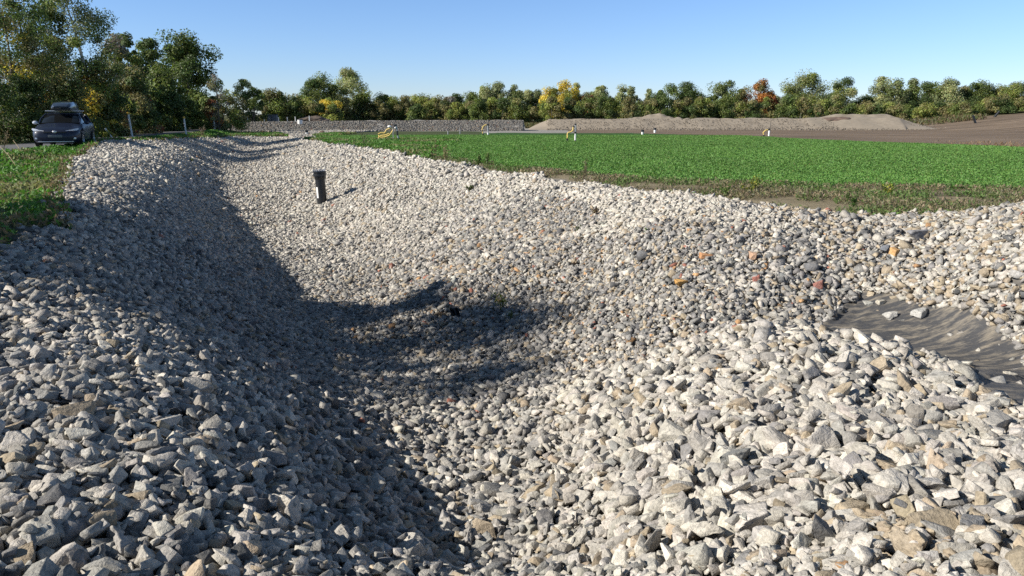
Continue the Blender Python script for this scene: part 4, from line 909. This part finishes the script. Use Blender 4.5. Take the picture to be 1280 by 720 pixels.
lump('soil_heap', 1049, 151.5, 2.1, 1.0, .55, M_brown, 'dark brown patch of soil dumped on the right spoil heap', 'heap', Y=91.3)
# grey cabinet by the road
q = P(341, 153.5, 0); x, Y = PY(341, 153.5, 88)[:2]; z = PY(341, 153.5, 88)[2]; cb = empty('utility_cabinet', (x, Y, z)); tag(cb, 'low grey cabinet beside the bend of the road', 'cabinet')
M_cab = plain('grey_metal', (.13, .14, .15), .5)
MB().box(-.55, .55, -.3, .3, -.3, .85, .03).build('cabinet_body', M_cab, cb); MB().box(-.6, .6, -.36, .36, .85, .92, .02).build('roof', M_cab, cb); MB().box(-.02, .02, -.32, -.302, .05, .8).build('door_gap', M_pipe, cb)
# posts along the road
M_post = plain('weathered_post', (.62, .62, .60), .8, var=.2); M_ptop = plain('yellow_paint', (.70, .42, .05), .6)
def post(u, v, Y, h, label, tilt=0., cap=True, r=.06, group='marker posts along the road', mat=None):
    x, y, z = PY(u, v, Y); root = empty('marker_post', (x, y, z)); root.rotation_euler.y = tilt; tag(root, label, 'post', group)
    MB().cyl((0, 0, -.3), (0, 0, h), r, r*.9, n=10, bev=.005).build('shaft', mat or M_post, root)
    if cap: MB().cyl((0, 0, h), (0, 0, h+.14), r*1.15, n=10, bev=.01).build('painted_top', M_ptop, root)
post(165, 168.5, 46, 1.2, 'nearest marker post with yellow top, right of the parked car', R(-4)); post(232.5, 167, 52, 1.0, 'second marker post with yellow top, in dry grass', R(-2)); post(268.5, 160.5, 66, .7, 'third marker post, pale and short, by the bushes')
post(137.5, 169, 48, .5, 'short white reflector leaning over left of the nearest marker post', R(-32), False, .06, None, M_white)
for u, v, lb in ((289, 158, 'left of the close pair of posts at the road bend'), (304.5, 157.5, 'right of the close pair of posts at the road bend'), (310, 153, 'thin post just beyond the close pair'), (330.5, 153.5, 'post left of the grey cabinet'), (348.5, 153.5, 'post touching the right side of the cabinet'), (359.5, 153.5, 'post right of the grey cabinet'), (369.5, 153, 'short post farther right of the cabinet'), (387, 152, 'short post before the dark heap')):
    post(u, v, 84, .62, lb, 0, False, .055)

# ------------------------------------------------------------------ parked car
M_paint = plain('dark_blue_paint', (.008, .014, .034), .45, metal=.1, var=.05, coat=.25, spec=.35); M_glass = plain('dark_glass', (.01, .011, .012), .06, spec=.4, var=.02)
M_black = plain('black_trim', (.015, .015, .016), .5); M_lamp_mirror = plain('lamp_lens_and_sunlit_mirror', (.75, .77, .8), .08, metal=.3, var=.02); M_rub = plain('tyre_rubber', (.02, .02, .02), .85); M_alu = plain('alloy', (.45, .46, .48), .3, metal=.9)
M_box = plain('roof_box_shell', (.03, .045, .07), .25, var=.1, coat=.6); M_bar = plain('aluminium_bar', (.7, .7, .7), .35, metal=.6)
def car():
    x, Y, _ = PY(84, 181, 34); z = float(height([x], [Y])[0]); root = empty('parked_car', (x, Y, z+.02)); tag(root, 'dark blue hatchback with a roof box parked on the road, front towards us', 'car')
    fx, fy = math.cos(R(-70)), math.sin(R(-70)); root.rotation_euler.z = math.atan2(fy, fx)       # local +x = forward
    def loft(sec):   # sec: list of (x, [(y, z)...half profile from bottom centre to top centre])
        bm = bmesh.new(); rings = []
        for X, hp in sec:
            full = [(yv, zv) for yv, zv in hp] + [(-yv, zv) for yv, zv in hp[::-1]]
            rings.append([bm.verts.new((X, a, b)) for a, b in full])
        n = len(rings[0])
        for a, b in zip(rings, rings[1:]):
            for k in range(n): bm.faces.new((a[k], a[(k+1) % n], b[(k+1) % n], b[k]))
        bm.faces.new(rings[0]); bm.faces.new(rings[-1][::-1]); return bm
    def hp(w, zb, zm, zt, crown=.03): return [(.02, zb), (w*.86, zb), (w*.97, zb+.1), (w, zm), (w*.985, zt-.14), (w*.90, zt-.03), (w*.5, zt+crown*.7), (.02, zt+crown)]
    sec = [(2.20, hp(.60, .30, .45, .62, .02)), (2.13, hp(.76, .24, .45, .70, .02)), (1.95, hp(.86, .20, .48, .78, .03)), (1.5, hp(.895, .19, .5, .88, .04)), (1.0, hp(.90, .19, .52, .96, .05)),
           (.75, hp(.90, .19, .52, .99, .05)), (0, hp(.905, .19, .52, 1.0, .03)), (-1., hp(.905, .19, .52, 1.02, .03)), (-1.7, hp(.89, .2, .54, 1.05, .03)), (-2.0, hp(.85, .24, .56, 1.04, .02)), (-2.12, hp(.74, .32, .56, .95, .02))]
    bm = loft(sec); mb = MB(); mb.bm.free(); mb.bm = bm; bmesh.ops.subdivide_edges(bm, edges=bm.edges[:], cuts=1, use_grid_fill=True, smooth=.4)
    for wx in (1.36, -1.30):      # wheel arches: push the side in over each wheel
        for v in bm.verts:
            d = math.hypot(v.co.x-wx, v.co.z-.33)
            if d < .37 and abs(v.co.y) > .5 and v.co.z < .75: v.co.y *= .78
    mb.build('body', M_paint, root)
    # greenhouse: glass core with painted roof and pillars
    def gp(w, wt, zb, zt): return [(.02, zb), (w, zb), (w*.985, zb+.05), ((w+wt)/2, (zb+zt)/2), (wt+.02, zt-.05), (wt-.05, zt), (wt*.5, zt+.02), (.02, zt+.025)]
    bm = loft([(.95, gp(.76, .74, .93, 1.01)), (.62, gp(.80, .70, .95, 1.18)), (.22, gp(.81, .62, .96, 1.38)), (-.3, gp(.81, .60, .97, 1.41)), (-1.1, gp(.80, .58, .98, 1.40)), (-1.65, gp(.77, .55, 1.0, 1.31)), (-1.98, gp(.72, .60, 1.0, 1.08))])
    mb = MB(); mb.bm.free(); mb.bm = bm; mb.build('window_glass', M_glass, root)
    bm = loft([(.26, [(.02, 1.37), (.60, 1.36), (.635, 1.375), (.60, 1.405), (.3, 1.42), (.02, 1.425)]), (-.3, [(.02, 1.39), (.60, 1.385), (.625, 1.4), (.59, 1.44), (.3, 1.455), (.02, 1.46)]),
               (-1.1, [(.02, 1.37), (.58, 1.37), (.605, 1.39), (.57, 1.43), (.3, 1.445), (.02, 1.45)]), (-1.75, [(.02, 1.28), (.55, 1.28), (.575, 1.29), (.54, 1.33), (.3, 1.345), (.02, 1.35)])])
    mb = MB(); mb.bm.free(); mb.bm = bm; mb.build('roof', M_paint, root)
    for s in (1, -1):
        MB().tube([(.97, s*.77, 1.0), (.62, s*.765, 1.17), (.24, s*.645, 1.37), (.05, s*.63, 1.40)], .035, 6).build('windscreen_pillar', M_paint, root)
        MB().tube([(-.25, s*.822, 1.0), (-.3, s*.72, 1.2), (-.35, s*.63, 1.39)], .035, 6).build('door_pillar', M_black, root)
        MB().tube([(-1.2, s*.815, 1.02), (-1.45, s*.71, 1.2), (-1.6, s*.59, 1.32)], .06, 6).build('rear_pillar', M_paint, root)
        m_ = MB(); m_.ball((.62, s*.99, 1.02), .11, .55, 1.0, .72, 12); m_.box(.58, .64, min(s*.82, s*.94), max(s*.82, s*.94), .97, 1.01, .01); m = m_.build('side_mirror', M_lamp_mirror if s < 0 else M_paint, root)  # one mirror takes the pale lens material: sunlight put into its colour
        m_ = MB(); m_.poly([(2.14, s*.40, .66), (2.075, s*.80, .70), (1.93, s*.885, .77), (1.97, s*.83, .80), (2.11, s*.60, .745), (2.165, s*.40, .70)])
        r = bmesh.ops.solidify(m_.bm, geom=m_.bm.faces[:], thickness=.05) ; m_.build('headlight', M_lamp_mirror, root)
        MB().box(2.06, 2.16, min(s*.56, s*.76), max(s*.56, s*.76), .34, .42, .02).build('fog_lamp', M_lamp_mirror, root)
        MB().box(-.1, .06, min(s*.90, s*.93), max(s*.90, s*.93), .84, .87, .008).build('door_handle', M_bar, root); MB().box(-1.05, -.89, min(s*.90, s*.93), max(s*.90, s*.93), .86, .89, .008).build('door_handle', M_bar, root)
        MB().box(-1.25, .05, min(s*.50, s*.53), max(s*.50, s*.53), 1.45, 1.49, .01).build('roof_rail', M_black, root)
        for wx in (1.36, -1.30):
            wh = bpy.data.objects.new('wheel', None); COL.objects.link(wh); wh.parent = root; wh.location = (wx, s*.80, .315)
            MB().cyl((0, -s*.10, 0), (0, s*.10, 0), .315, n=26, bev=.03).build('tyre', M_rub, wh)
            m_ = MB(); m_.cyl((0, s*.09, 0), (0, s*.108, 0), .07, n=12)
            for k in range(5):
                a = 2*math.pi*k/5; m_.tube([(0, s*.105, 0), (.2*math.cos(a), s*.105, .2*math.sin(a))], .022, 5)
            m_.cyl((0, s*.06, 0), (0, s*.104, 0), .22, n=20); m_.build('rim', M_alu, wh)
    MB().box(2.10, 2.19, -.60, .60, .30, .47, .03).build('lower_grille', M_black, root)
    MB().box(2.15, 2.215, -.42, .42, .60, .665, .015).build('upper_grille', M_black, root)
    mb = MB(); mb.ball((2.215, 0, .655), .06, .25, 1.35, .85, 12); mb.build('badge', M_bar, root)
    MB().box(2.19, 2.222, -.26, .26, .42, .53, .006).build('number_plate', M_cab, root)
    MB().box(2.05, 2.19, -.66, .66, .235, .265, .01).build('bumper_lip', M_bar, root)
    for X in (.0, -.95): MB().box(X-.03, X+.03, -.68, .68, 1.50, 1.535, .012).build('roof_bar', M_bar, root)
    # roof box
    bx_ = bpy.data.objects.new('roof_box', None); COL.objects.link(bx_); bx_.parent = root; bx_.location = (0, .03, 1.54)
    def rp(w, zb, zt): return [(.02, zb), (w*.9, zb), (w, zb+.03), (w, (zb+zt)/2-.02), (w*.93, zt-.07), (w*.8, zt-.01), (w*.4, zt+.01), (.02, zt+.012)]
    bm = loft([(.62, rp(.30, .10, .17)), (.5, rp(.37, .08, .25)), (.15, rp(.40, .07, .34)), (-.5, rp(.40, .07, .38)), (-1.2, rp(.39, .07, .37)), (-1.4, rp(.33, .1, .30))]); mb = MB(); mb.bm.free(); mb.bm = bm; mb.build('lid', M_box, bx_)
    MB().box(-1.35, .56, -.38, .38, .0, .09, .03).build('tray', M_black, bx_); MB().box(.56, .60, -.34, .02, .09, .13, .01).build('badge_strip', M_bar, bx_)
car()
print('objects', len(bpy.data.objects))
